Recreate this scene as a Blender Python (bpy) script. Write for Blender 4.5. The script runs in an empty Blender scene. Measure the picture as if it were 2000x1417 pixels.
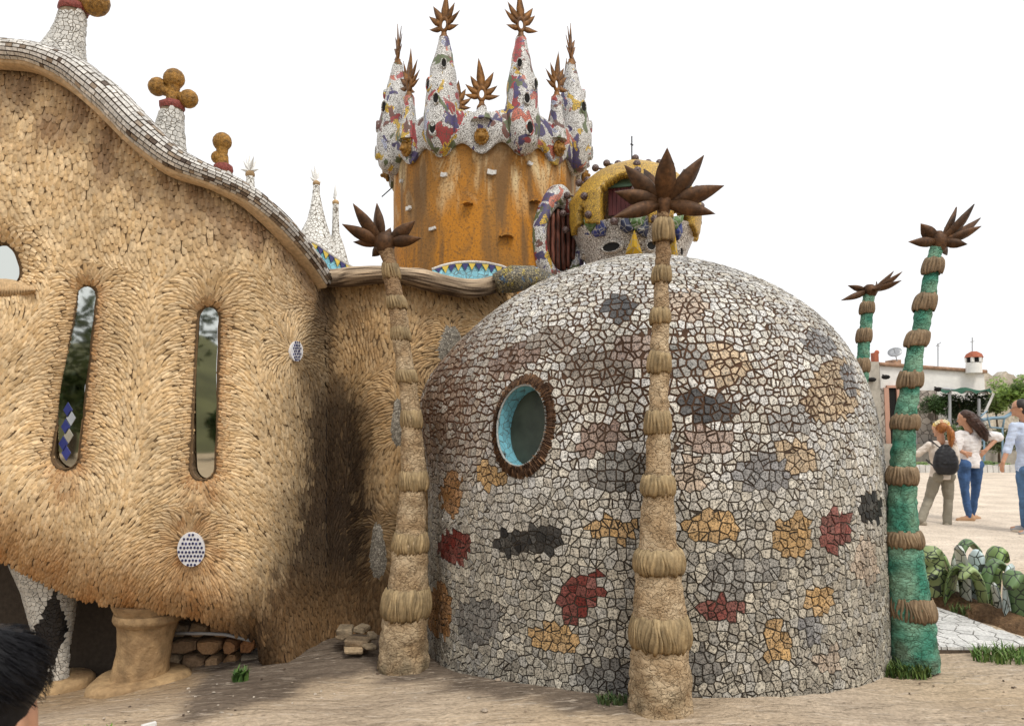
import bpy, bmesh, math, random
import numpy as np
from mathutils import Vector, Matrix, noise
from mathutils.geometry import delaunay_2d_cdt
random.seed(7); np.random.seed(7)
R = math.radians
scene = bpy.context.scene
col = scene.collection

# ------------------------------------------------------------------ camera, sky, sun, exposure
CAMZ, TILT, F = 1.55, R(4.5), 1444.0
cd = bpy.data.cameras.new('camera'); cam = bpy.data.objects.new('camera', cd); col.objects.link(cam)
cam.location = (0, 0, CAMZ); cam.rotation_euler = (R(90) + TILT, 0, 0)
cd.sensor_width = 36; cd.lens = 36 * F / 2000.0; cd.clip_start = 0.05; cd.clip_end = 900
scene.camera = cam
cd.dof.use_dof = True; cd.dof.focus_distance = 6.0; cd.dof.aperture_fstop = 6.0
SUN_EL, SUN_AZ = R(56), R(150)          # azimuth measured from +Y towards +X
world = bpy.data.worlds.new('World'); scene.world = world; world.use_nodes = True
wn = world.node_tree; wn.nodes.clear()
wo = wn.nodes.new('ShaderNodeOutputWorld'); wb = wn.nodes.new('ShaderNodeBackground')
sky = wn.nodes.new('ShaderNodeTexSky'); sky.sky_type = 'NISHITA'; sky.sun_disc = False
sky.sun_elevation = SUN_EL; sky.sun_rotation = SUN_AZ; sky.air_density = 1.0; sky.dust_density = 6.0; sky.ozone_density = 0.6
hs = wn.nodes.new('ShaderNodeHueSaturation'); hs.inputs['Saturation'].default_value = 0.10
mxw = wn.nodes.new('ShaderNodeMix'); mxw.data_type = 'RGBA'; mxw.inputs[0].default_value = 0.8     # overcast: even cloud cover over the clear sky
mxw.inputs[7].default_value = (12.5, 12.6, 12.8, 1)
wn.links.new(sky.outputs[0], hs.inputs['Color']); wn.links.new(hs.outputs[0], mxw.inputs[6])
wn.links.new(mxw.outputs[2], wb.inputs['Color']); wn.links.new(wb.outputs[0], wo.inputs['Surface'])
wb.inputs['Strength'].default_value = 0.083
sd = bpy.data.lights.new('sun', 'SUN'); sun = bpy.data.objects.new('sun', sd); col.objects.link(sun)
sd.energy = 1.5; sd.angle = R(14); sd.color = (1.0, 0.95, 0.86)
sv = Vector((math.sin(SUN_AZ) * math.cos(SUN_EL), math.cos(SUN_AZ) * math.cos(SUN_EL), math.sin(SUN_EL)))
sun.rotation_euler = sv.to_track_quat('Z', 'Y').to_euler(); sun.location = sv * 30
vs = scene.view_settings; vs.view_transform = 'Standard'; vs.look = 'None'; vs.gamma = 1; vs.exposure = 0.34
scene.view_settings.use_curve_mapping = False

# ------------------------------------------------------------------ helpers
CT, ST = math.cos(TILT), math.sin(TILT)
def at(px, py, Y):
    dx = (px - 1000) / F; dy = (708.5 - py) / F
    t = Y / (CT - dy * ST)
    return Vector((t * dx, Y, CAMZ + t * (ST + dy * CT)))
def pix(p):
    y = p[1] * CT + (p[2] - CAMZ) * ST; u = -p[1] * ST + (p[2] - CAMZ) * CT
    return (1000 + F * p[0] / y, 708.5 - F * u / y)
def lerp(a, b, t): return a + (b - a) * t
def ipl(x, pts):
    a = pts[0]
    if x <= a[0]: return a[1]
    for b in pts:
        if x < b[0]: return a[1] + (b[1] - a[1]) * (x - a[0]) / (b[0] - a[0])
        a = b
    return a[1]
def smooth_ipl(x, pts, w):
    return sum(ipl(x + k * w / 3, pts) for k in (-3, -2, -1, 0, 1, 2, 3)) / 7
def rnd(a, b): return random.uniform(a, b)
def mulc(c, m): return (c[0] * m[0], c[1] * m[1], c[2] * m[2])
def mixc(a, b, t): return tuple(lerp(a[i], b[i], t) for i in range(3))

ORI = {}
def empty(name, loc, label, cat, group=None):
    o = bpy.data.objects.new(name, None); col.objects.link(o); o.location = loc; o.empty_display_size = 0.1
    o['label'] = label; o['category'] = cat
    if group: o['group'] = group
    ORI[o.name] = Vector(loc)
    return o
def tag(o, label, cat, group=None):
    o['label'] = label; o['category'] = cat
    if group: o['group'] = group
    return o
class MB:
    def __init__(s): s.v = []; s.f = []; s.c = []; s.n = 0
    def add(s, vs, fs, c=None):
        b = len(s.v); s.v.extend([tuple(p) for p in vs])
        for f in fs: s.f.append([i + b for i in f])
        s.c.extend(c if isinstance(c, list) else [c or (1, 1, 1)] * len(fs))
    def box(s, lo, hi, c=None, M=None):
        p = [Vector((x, y, z)) for z in (lo[2], hi[2]) for y in (lo[1], hi[1]) for x in (lo[0], hi[0])]
        if M is not None: p = [M @ q for q in p]
        s.add(p, [(0, 2, 3, 1), (4, 5, 7, 6), (0, 1, 5, 4), (2, 6, 7, 3), (0, 4, 6, 2), (1, 3, 7, 5)], c)
    def tube(s, pts, rs, n=10, c=None, cap=True, sq=1.0, up=None):
        pts = [Vector(p) for p in pts]; rings = []
        m = len(pts)
        if not isinstance(rs, (list, tuple)): rs = [rs] * m
        ref = up or Vector((0.13, 0.27, 0.95))
        vs = []
        for i in range(m):
            t = (pts[min(i + 1, m - 1)] - pts[max(i - 1, 0)])
            t = t.normalized() if t.length > 1e-9 else Vector((0, 0, 1))
            r0 = ref if abs(t.dot(ref.normalized())) < 0.97 else Vector((1, 0, 0))
            a = t.cross(r0).normalized(); b = a.cross(t).normalized()
            for k in range(n):
                th = 2 * math.pi * k / n
                vs.append(pts[i] + a * (math.cos(th) * rs[i]) + b * (math.sin(th) * rs[i] * sq))
        fs = [(i * n + k, i * n + (k + 1) % n, (i + 1) * n + (k + 1) % n, (i + 1) * n + k) for i in range(m - 1) for k in range(n)]
        if cap: fs += [tuple(range(n))[::-1], tuple((m - 1) * n + k for k in range(n))]
        s.add(vs, fs, c)
    def grid(s, P, c=None, wrap=False):
        m = len(P); n = len(P[0]); vs = [q for r in P for q in r]; fs = []
        for i in range(m - 1):
            for k in range(n if wrap else n - 1):
                fs.append((i * n + k, i * n + (k + 1) % n, (i + 1) * n + (k + 1) % n, (i + 1) * n + k))
        s.add(vs, fs, c)
    def ball(s, ctr, r, n=10, c=None, sc=(1, 1, 1), M=None):
        ctr = Vector(ctr); m = max(4, n // 2 + 1); vs = []; fs = []
        for i in range(1, m):
            ph = math.pi * i / m
            for k in range(n):
                th = 2 * math.pi * k / n
                q = Vector((math.sin(ph) * math.cos(th) * sc[0], math.sin(ph) * math.sin(th) * sc[1], math.cos(ph) * sc[2])) * r
                if M is not None: q = M @ q
                vs.append(ctr + q)
        t = Vector((0, 0, r * sc[2]))
        if M is not None: t = M @ t
        a = len(vs); vs.append(ctr + t); vs.append(ctr - t)
        for i in range(m - 2):
            for k in range(n): fs.append((i * n + k, (i + 1) * n + k, (i + 1) * n + (k + 1) % n, i * n + (k + 1) % n))
        for k in range(n):
            fs.append((a, k, (k + 1) % n)); fs.append((a + 1, (m - 2) * n + (k + 1) % n, (m - 2) * n + k))
        s.add(vs, fs, c)
    def mesh(s, name, mat, o=Vector((0, 0, 0)), smooth=False):
        me = bpy.data.meshes.new(name)
        me.from_pydata([(p[0] - o[0], p[1] - o[1], p[2] - o[2]) for p in s.v], [], s.f)
        if s.c:
            ca = me.color_attributes.new('col', 'FLOAT_COLOR', 'CORNER')
            ln = np.array([len(f) for f in s.f]); cc = np.ones((len(s.f), 4)); cc[:, :3] = np.array(s.c)
            ca.data.foreach_set('color', np.repeat(cc, ln, axis=0).ravel())
        if smooth: me.polygons.foreach_set('use_smooth', [True] * len(me.polygons))
        me.materials.append(mat); me.update()
        return me
    def build(s, name, mat, parent=None, smooth=False, kind=None):
        o = ORI[parent.name] if parent is not None else Vector((0, 0, 0))
        ob = bpy.data.objects.new(name, s.mesh(name, mat, o, smooth)); col.objects.link(ob)
        if parent is not None: ob.parent = parent
        if kind: ob['kind'] = kind
        ORI[ob.name] = o
        return ob

def pieces_out(pieces, name, plural, mat, parent, limit=300, smooth=False):
    """pieces: (verts, faces, colour, score). The best scored become parts of their own, the rest one part."""
    pieces = sorted(pieces, key=lambda p: -p[3])
    for vs, fs, c, _ in pieces[:limit]:
        m = MB(); m.add(vs, fs, c); m.build(name, mat, parent, smooth)
    if len(pieces) > limit:
        m = MB()
        for vs, fs, c, _ in pieces[limit:]: m.add(vs, fs, c)
        m.build(plural, mat, parent, smooth, kind='stuff')

# ---- polygons of broken tile
def voronoi_cells(pts):
    vs, es, fs, *_ = delaunay_2d_cdt([Vector(p) for p in pts], [], [], 0, 1e-7)
    inc = [[] for _ in vs]; cc = []
    for k, f in enumerate(fs):
        a, b, c = (vs[i] for i in f[:3])
        d = 2 * (a.x * (b.y - c.y) + b.x * (c.y - a.y) + c.x * (a.y - b.y))
        if abs(d) < 1e-14: cc.append((a + b + c) / 3)
        else:
            a2, b2, c2 = a.length_squared, b.length_squared, c.length_squared
            cc.append(Vector(((a2 * (b.y - c.y) + b2 * (c.y - a.y) + c2 * (a.y - b.y)) / d, (a2 * (c.x - b.x) + b2 * (a.x - c.x) + c2 * (b.x - a.x)) / d)))
        for i in f[:3]: inc[i].append(k)
    out = []
    for i, v in enumerate(vs):
        if len(inc[i]) < 3: continue
        q = sorted((cc[k] for k in inc[i]), key=lambda p: math.atan2(p.y - v.y, p.x - v.x))
        out.append((v.copy(), q))
    return out
def clip(poly, p, n):
    """keep the side where (x-p).n >= 0"""
    out = []
    for i in range(len(poly)):
        a = poly[i]; b = poly[(i + 1) % len(poly)]
        da = (a - p).dot(n); db = (b - p).dot(n)
        if da >= 0: out.append(a)
        if (da >= 0) != (db >= 0): out.append(a + (b - a) * (da / (da - db)))
    return out
def parea(q): return 0.5 * sum(q[i].x * q[(i + 1) % len(q)].y - q[(i + 1) % len(q)].x * q[i].y for i in range(len(q)))
def inset(poly, g):
    out = list(poly); n = len(poly)
    for i in range(n):
        a = poly[i]; b = poly[(i + 1) % n]; e = b - a
        if e.length < 1e-6: continue
        nn = Vector((-e.y, e.x)).normalized()
        out = clip(out, a + nn * g, nn)
        if len(out) < 3: return []
    cl = []
    for p in out:
        if not cl or (p - cl[-1]).length > 0.15 * g + 1e-5: cl.append(p)
    return cl if len(cl) >= 3 else []
def split(poly, prob):
    if random.random() > prob: return [poly]
    c = sum(poly, Vector((0, 0))) / len(poly)
    far = max(poly, key=lambda p: (p - c).length); ax = (far - c).normalized()
    a = rnd(-0.5, 0.5); ax = Vector((ax.x * math.cos(a) - ax.y * math.sin(a), ax.x * math.sin(a) + ax.y * math.cos(a)))
    c = c + ax * rnd(-0.25, 0.25) * (far - c).length
    return [p for p in (clip(poly, c, ax), clip(poly, c, -ax)) if len(p) >= 3]

def lathe_mosaic(prof, ctr, th0, th1, cell, gap, thick, colour, keep=None, jit=0.32, splitp=0.35, flat=(1.0, 1.0), dent=None):
    """Flat broken tiles over a surface of revolution. prof: (z, r) from the foot up; ctr(z) gives the axis point. Returns pieces."""
    z = np.array([p[0] for p in prof]); r = np.array([p[1] for p in prof])
    nn = 400; tt = np.linspace(0, 1, len(z)); ti = np.linspace(0, 1, nn)
    zz = np.interp(ti, tt, z); rr = np.interp(ti, tt, r)
    ds = np.hypot(np.diff(zz), np.diff(rr)); s = np.concatenate([[0], np.cumsum(ds)])
    v = np.concatenate([[0], np.cumsum(ds / np.maximum(0.5 * (rr[1:] + rr[:-1]), 1e-3))])
    pts = []
    sc = 0.0; row = 0
    while sc < s[-1]:
        rk = max(float(np.interp(sc, s, rr)), 0.02)
        n = max(3, int((th1 - th0) * rk / cell)); off = random.random()
        for k in range(n):
            th = th0 + (th1 - th0) * (k + off + rnd(-jit, jit)) / n
            s2 = sc + rnd(-jit, jit) * cell
            pts.append((th, float(np.interp(s2, s, v))))
        sc += cell
    def P(u, vv, h=0.0):
        rk = float(np.interp(vv, v, rr)); zk = float(np.interp(vv, v, zz)); c = ctr(zk)
        if dent: rk += dent(u, zk)
        p = Vector((c[0] + rk * math.sin(u) * flat[0], c[1] - rk * math.cos(u) * flat[1], zk))
        if h:
            e = 1e-3; k2 = float(np.interp(vv + e, v, rr)) + (rk - float(np.interp(vv, v, rr))); z2 = float(np.interp(vv + e, v, zz))
            tr, tz = k2 - rk, z2 - zk; L = math.hypot(tr, tz) or 1
            p = p + Vector((math.sin(u) * tz / L, -math.cos(u) * tz / L, -tr / L)) * h
        return p
    out = []
    vmax = float(v[-1])
    for c0, q in voronoi_cells(pts):
        if c0.x < th0 + 0.02 or c0.x > th1 - 0.02 or c0.y < 0 or c0.y > vmax: continue
        rk = max(float(np.interp(c0.y, v, rr)), 0.02)
        if max((p - c0).length for p in q) * rk > cell * 2.2: continue
        if parea(q) < 0: q = q[::-1]
        if min(p.y for p in q) < 0: q = clip(q, Vector((0, 0.0)), Vector((0, 1)))
        if len(q) < 3: continue
        for q1 in split(q, splitp):
            for q2 in split(q1, splitp * 0.35):
                q3 = inset(q2, gap(P(c0.x, c0.y)) / rk if callable(gap) else gap / rk)
                if len(q3) < 3: continue
                c2 = sum(q3, Vector((0, 0))) / len(q3)
                w = P(c2.x, c2.y)
                if keep and not keep(w): continue
                ar = abs(parea(q3)) * rk * rk
                if ar < cell * cell * 0.03: continue
                h = thick * rnd(0.7, 1.25)
                nrm = (P(c2.x, c2.y, 1.0) - w)
                tx, ty = rnd(-0.10, 0.10), rnd(-0.10, 0.10)
                top = [P(p.x, p.y, h + (p.x - c2.x) * rk * tx + (p.y - c2.y) * rk * ty) for p in q3]
                bot = [P(p.x + (p.x - c2.x) * 0.06, p.y + (p.y - c2.y) * 0.06, -0.002) for p in q3]
                k = len(q3)
                fs = [tuple(range(k))] + [(i, k + i, k + (i + 1) % k, (i + 1) % k) for i in range(k)]
                view = (Vector((0, 0, CAMZ)) - w); d = view.length
                score = ar * max(0.0, nrm.dot(view) / d) / (d * d)
                out.append((top + bot, fs, colour(w), score))
    return out

# ------------------------------------------------------------------ materials
def new_mat(name):
    m = bpy.data.materials.new(name); m.use_nodes = True; nt = m.node_tree
    b = nt.nodes['Principled BSDF']; return m, nt, b
def nd(nt, typ, **kw):
    n = nt.nodes.new(typ)
    for k, v in kw.items():
        if hasattr(n, k) and k not in n.inputs: setattr(n, k, v)
        else: n.inputs[k].default_value = v
    return n
def mixn(nt, fac, a, b, mode='MIX'):
    n = nt.nodes.new('ShaderNodeMix'); n.data_type = 'RGBA'; n.blend_type = mode; n.clamp_result = False
    for s, v in ((0, fac), (6, a), (7, b)):
        if hasattr(v, 'links'): nt.links.new(v, n.inputs[s])
        elif s == 0: n.inputs[s].default_value = v
        else: n.inputs[s].default_value = (v[0], v[1], v[2], 1)
    return n.outputs[2]
def ramp(nt, val, pts):
    n = nt.nodes.new('ShaderNodeValToRGB'); e = n.color_ramp.elements
    while len(e) < len(pts): e.new(0.5)
    for i, (p, c) in enumerate(pts):
        e[i].position = p; e[i].color = (c, c, c, 1) if not isinstance(c, tuple) else (c[0], c[1], c[2], 1)
    nt.links.new(val, n.inputs[0]); return n.outputs[0]
def coords(nt, stretch=(1, 1, 1), off=(0, 0, 0)):
    tc = nt.nodes.new('ShaderNodeTexCoord'); mp = nt.nodes.new('ShaderNodeMapping')
    mp.inputs['Scale'].default_value = stretch; mp.inputs['Location'].default_value = off
    nt.links.new(tc.outputs['Object'], mp.inputs[0]); return mp.outputs[0]
def noisen(nt, scale, detail=4, stretch=(1, 1, 1), off=(0, 0, 0), dist=0.0, rough=0.55):
    n = nt.nodes.new('ShaderNodeTexNoise'); n.inputs['Scale'].default_value = scale; n.inputs['Detail'].default_value = detail
    n.inputs['Distortion'].default_value = dist; n.inputs['Roughness'].default_value = rough
    nt.links.new(coords(nt, stretch, off), n.inputs['Vector']); return n.outputs[0]
def vor(nt, scale, feature='F1', stretch=(1, 1, 1), wob=0.0):
    n = nt.nodes.new('ShaderNodeTexVoronoi'); n.feature = feature; n.inputs['Scale'].default_value = scale
    c = coords(nt, stretch)
    if wob:
        nz = nt.nodes.new('ShaderNodeTexNoise'); nz.inputs['Scale'].default_value = scale * 0.7; nt.links.new(c, nz.inputs['Vector'])
        mm = nt.nodes.new('ShaderNodeMix'); mm.data_type = 'VECTOR'; mm.inputs[0].default_value = wob
        nt.links.new(c, mm.inputs[4]); nt.links.new(nz.outputs['Color'], mm.inputs[5]); c = mm.outputs[1]
    nt.links.new(c, n.inputs['Vector']); return n
def bumpn(nt, b, h, strength, dist=0.01, prev=None):
    n = nt.nodes.new('ShaderNodeBump'); n.inputs['Strength'].default_value = strength; n.inputs['Distance'].default_value = dist
    nt.links.new(h, n.inputs['Height'])
    if prev: nt.links.new(prev, n.inputs['Normal'])
    nt.links.new(n.outputs[0], b.inputs['Normal']); return n.outputs[0]
def surf(name, base=None, rough=0.8, metal=0.0, var=(), speck=None, bump=None, bump2=None, spec=0.3):
    """base None reads the 'col' attribute. var: (scale, dark colour, light colour, stretch) multiplied in."""
    m, nt, b = new_mat(name)
    if base is None:
        a = nt.nodes.new('ShaderNodeAttribute'); a.attribute_name = 'col'; c = a.outputs['Color']
    else:
        g = nt.nodes.new('ShaderNodeRGB'); g.outputs[0].default_value = (*base, 1); c = g.outputs[0]
    for v in var:
        st = v[3] if len(v) > 3 else (1, 1, 1)
        f = ramp(nt, noisen(nt, v[0], 5, st), [(0.32, v[1]), (0.68, v[2])])
        c = mixn(nt, 1.0, c, f, 'MULTIPLY')
    if speck:
        sc, lo, th, *w = speck
        f = ramp(nt, noisen(nt, sc, 2, rough=0.7), [(th - 0.06, lo), (th + 0.06, 1.0)])
        c = mixn(nt, 1.0, c, f, 'MULTIPLY')
    nt.links.new(c, b.inputs['Base Color'])
    b.inputs['Roughness'].default_value = rough; b.inputs['Metallic'].default_value = metal
    b.inputs['Specular IOR Level'].default_value = spec
    pv = None
    if bump: pv = bumpn(nt, b, noisen(nt, bump[0], 6), bump[1], bump[2] if len(bump) > 2 else 0.01)
    if bump2: bumpn(nt, b, noisen(nt, bump2[0], 3, bump2[3] if len(bump2) > 3 else (1, 1, 1)), bump2[1], bump2[2], pv)
    return m
def micro(name, base, grout, scale, gapw, cellvar=0.25, rough=0.45, patches=(), attr=False, bump=0.4, dirt=None):
    """fine broken tile seen from too far to pick pieces apart"""
    m, nt, b = new_mat(name)
    if attr:
        a = nt.nodes.new('ShaderNodeAttribute'); a.attribute_name = 'col'; c = a.outputs['Color']
    else:
        g = nt.nodes.new('ShaderNodeRGB'); g.outputs[0].default_value = (*base, 1); c = g.outputs[0]
    for i, (pc, th, sc) in enumerate(patches):
        f = ramp(nt, noisen(nt, sc, 2, (1, 1, 0.75), (i * 7.31, i * 3.17, i * 5.71), dist=0.6), [(th, 0.0), (th + 0.012, 1.0)])
        c = mixn(nt, f, c, pc)
    v1 = vor(nt, scale, 'F1', wob=0.02)
    hsv = nt.nodes.new('ShaderNodeSeparateColor'); nt.links.new(v1.outputs['Color'], hsv.inputs[0])
    c = mixn(nt, 1.0, c, ramp(nt, hsv.outputs[0], [(0.0, 1 - cellvar), (1.0, 1.0)]), 'MULTIPLY')
    v2 = vor(nt, scale, 'DISTANCE_TO_EDGE', wob=0.02)
    e = ramp(nt, v2.outputs['Distance'], [(gapw * 0.6, 0.0), (gapw, 1.0)])
    c = mixn(nt, e, grout, c)
    if dirt:
        c = mixn(nt, ramp(nt, noisen(nt, dirt[0], 5), [(0.45, 0.0), (0.75, dirt[2])]), c, dirt[1])
    nt.links.new(c, b.inputs['Base Color']); b.inputs['Roughness'].default_value = rough
    bumpn(nt, b, e, bump, 0.006)
    return m

M = {}
M['scale'] = surf('ochre_cement_scales', None, 0.82, var=[(38, 0.72, 1.16), (2.2, 0.84, 1.1)], bump=(90, 0.35, 0.006))
M['wall'] = surf('dark_cement_bed', None, 0.9, var=[(30, 0.7, 1.1)], bump=(60, 0.4, 0.008))
M['tile'] = surf('speckled_broken_tile', None, 0.5, var=[(3.0, 0.85, 1.08), (55, 0.62, 1.12)], speck=(105, 0.15, 0.455), bump=(220, 0.2, 0.003))
M['grout'] = surf('brown_grout', None, 0.95, var=[(25, 0.6, 1.3)], bump=(70, 0.6, 0.01))
M['glaze'] = surf('glazed_tile', None, 0.3, var=[(18, 0.85, 1.06)], bump=(60, 0.12, 0.004), spec=0.5)
M['bandtile'] = surf('weathered_white_tile', None, 0.5, var=[(60, 0.6, 1.08), (4, 0.8, 1.05)], bump=(150, 0.2, 0.004))
M['plaster'] = surf('palm_plaster', None, 0.85, var=[(9, (0.78, 0.72, 0.64), (1.08, 1.05, 1.0)), (60, 0.8, 1.1)])
_nt = M['plaster'].node_tree; _b = _nt.nodes['Principled BSDF']; _src = _b.inputs['Base Color'].links[0].from_socket
_v = vor(_nt, 20, 'DISTANCE_TO_EDGE', (1, 1, 1.5), 0.14); _e = ramp(_nt, _v.outputs['Distance'], [(0.0, 0.0), (0.07, 0.75), (0.4, 1.0)])
_r = ramp(_nt, noisen(_nt, 16, 5, (1, 1, 1.4), dist=2.2), [(0.35, 0.0), (0.5, 1.0), (0.65, 0.15)])
_c = mixn(_nt, 1.0, _src, ramp(_nt, _e, [(0.0, (0.70, 0.62, 0.54)), (0.5, 1.0)]), 'MULTIPLY'); _nt.links.new(_c, _b.inputs['Base Color'])
_p = bumpn(_nt, _b, _e, 0.8, 0.012); _p = bumpn(_nt, _b, _r, 0.55, 0.012, _p); bumpn(_nt, _b, noisen(_nt, 70, 5), 0.45, 0.006, _p)
M['collar'] = surf('collar_cement', None, 0.75, var=[(12, 0.7, 1.12), (60, 0.62, 1.12, (1, 1, 0.22))], bump=(80, 0.4, 0.008), bump2=(45, 0.6, 0.012, (1, 1, 0.15)))
M['rust'] = surf('rusty_sheet_metal', (0.075, 0.042, 0.021), 0.55, 0.35, var=[(9, (0.45, 0.40, 0.36), (1.5, 1.25, 1.0)), (45, 0.6, 1.35)], bump=(60, 0.3, 0.004))
M['rust2'] = surf('rusty_finial_metal', (0.165, 0.085, 0.027), 0.55, 0.2, var=[(7, (0.5, 0.42, 0.36), (1.5, 1.3, 1.0)), (30, 0.6, 1.35)], bump=(60, 0.3, 0.004))
M['gold'] = surf('gilded_mosaic', (0.34, 0.17, 0.03), 0.5, 0.0, var=[(40, 0.45, 1.35), (8, 0.7, 1.1)], bump=(55, 0.9, 0.02))
M['redring'] = surf('red_mosaic_ring', (0.25, 0.06, 0.045), 0.6, var=[(60, 0.5, 1.2)], bump=(70, 0.8, 0.015))
M['log'] = surf('bark_cement', None, 0.85, var=[(5, 0.72, 1.15)], bump=(50, 0.5, 0.012))
M['ground'] = None
M['soil'] = surf('earth', (0.16, 0.095, 0.05), 0.95, var=[(6, 0.6, 1.3), (40, 0.6, 1.3)], bump=(30, 0.8, 0.03))
M['stone'] = surf('rubble_stone', None, 0.9, var=[(10, 0.6, 1.25), (60, 0.7, 1.15)], bump=(35, 0.7, 0.02))
M['column'] = surf('plaster_column', (0.44, 0.31, 0.17), 0.8, var=[(3.5, (0.62, 0.55, 0.5), (1.14, 1.08, 1.0)), (18, 0.7, 1.12), (9, 0.8, 1.05, (1, 1, 0.3))], bump=(14, 0.8, 0.02), bump2=(60, 0.6, 0.008))
M['glass'], _nt, _b = new_mat('dark_window_glass'); _b.inputs['Base Color'].default_value = (0.62, 0.64, 0.6, 1); _b.inputs['Metallic'].default_value = 1.0; _b.inputs['Roughness'].default_value = 0.03
bumpn(_nt, _b, noisen(_nt, 2.0, 2), 0.04, 0.02)
M['greenglass'] = surf('dull_green_glass', (0.045, 0.055, 0.04), 0.55, var=[(7, 0.7, 1.4)], spec=0.25)
M['darkglass'] = surf('dark_brown_glass', (0.022, 0.012, 0.008), 0.08, spec=0.6)
M['dark'] = surf('dark_opening', (0.012, 0.011, 0.01), 0.9)
M['crown'] = micro('patchwork_mosaic', (0.80, 0.79, 0.76), (0.09, 0.075, 0.06), 60, 0.115, 0.2, patches=[((0.50, 0.54, 0.72), 0.645, 3.6), ((0.48, 0.03, 0.04), 0.603, 4.6), ((0.06, 0.045, 0.20), 0.602, 4.4), ((0.80, 0.52, 0.04), 0.616, 4.6), ((0.12, 0.17, 0.06), 0.616, 4.7), ((0.20, 0.06, 0.045), 0.618, 4.5), ((0.70, 0.19, 0.12), 0.64, 4.4)])
M['spire'] = micro('white_spire_mosaic', (0.78, 0.76, 0.71), (0.12, 0.095, 0.065), 30, 0.08, 0.2, dirt=(5, (0.25, 0.22, 0.18), 0.35))
M['yellow'] = micro('yellow_mosaic', (0.66, 0.40, 0.04), (0.16, 0.09, 0.02), 42, 0.10, 0.35, dirt=(3, (0.28, 0.17, 0.05), 0.4))
M['whitemicro'] = micro('white_chip_mosaic', (0.72, 0.68, 0.62), (0.10, 0.07, 0.05), 36, 0.09, 0.35)
M['cyan'] = micro('cyan_mosaic', (0.20, 0.50, 0.60), (0.10, 0.16, 0.17), 24, 0.045, 0.3)
M['moss'] = micro('mossy_chip_mosaic', (0.30, 0.25, 0.14), (0.03, 0.025, 0.02), 45, 0.10, 0.6, patches=[((0.5, 0.38, 0.06), 0.58, 14), ((0.12, 0.2, 0.3), 0.62, 16)], bump=0.8)
M['greypatch'] = micro('grey_gravel_patch', (0.42, 0.38, 0.31), (0.10, 0.08, 0.06), 60, 0.08, 0.6, bump=0.8)
M['leafmosaic'] = micro('leaf_mosaic', (1, 1, 1), (0.03, 0.04, 0.03), 13, 0.06, 0.3, attr=True)
# ------------------------------------------------------------------ ground
GC = [at(1250, 1352, 4.2), at(848, 1290, 5.6), at(1730, 1293, 5.13), at(640, 1243, 5.85), at(740, 1258, 5.5), at(510, 1290, 5.1), at(270, 1352, 5.3), at(160, 1412, 4.2), at(330, 1402, 4.0), at(790, 1303, 5.05), at(1290, 1388, 4.0),
      at(1780, 1297, 4.88), at(118, 1328, 5.35), at(400, 1302, 5.6), at(470, 1297, 5.45), at(340, 1312, 5.6), at(200, 1332, 5.8), at(60, 1345, 5.9), at(1600, 1328, 4.6), at(1000, 1325, 4.6), at(1900, 1230, 5.75), at(1840, 1190, 6.2), at(590, 1262, 5.6), at(430, 1302, 5.55)]
GX = np.array([[p.x, p.y] for p in GC]); GZ = np.array([p.z for p in GC])
def gz(x, y):
    d2 = (GX[:, 0] - x) ** 2 + (GX[:, 1] - y) ** 2
    w = np.exp(-d2 / 0.42)
    z = float((w * GZ).sum() / (w.sum() + 0.02)) - 0.03 * 0.02 / (float(w.sum()) + 0.02)
    return z
def gaxis(lo, hi, flo, fhi, st):
    a = list(np.arange(flo, fhi, st)); x = fhi; s = st
    while x < hi: a.append(x); s *= 1.28; x += s
    a.append(hi); x = flo; s = st
    while x > lo: s *= 1.28; x -= s; a.insert(0, max(x, lo))
    return a
gx = gaxis(-400, 400, -4.0, 5.0, 0.05); gy = gaxis(-400, 400, 2.6, 8.5, 0.05)
gm = MB(); rows = []; GCOL = []
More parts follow.
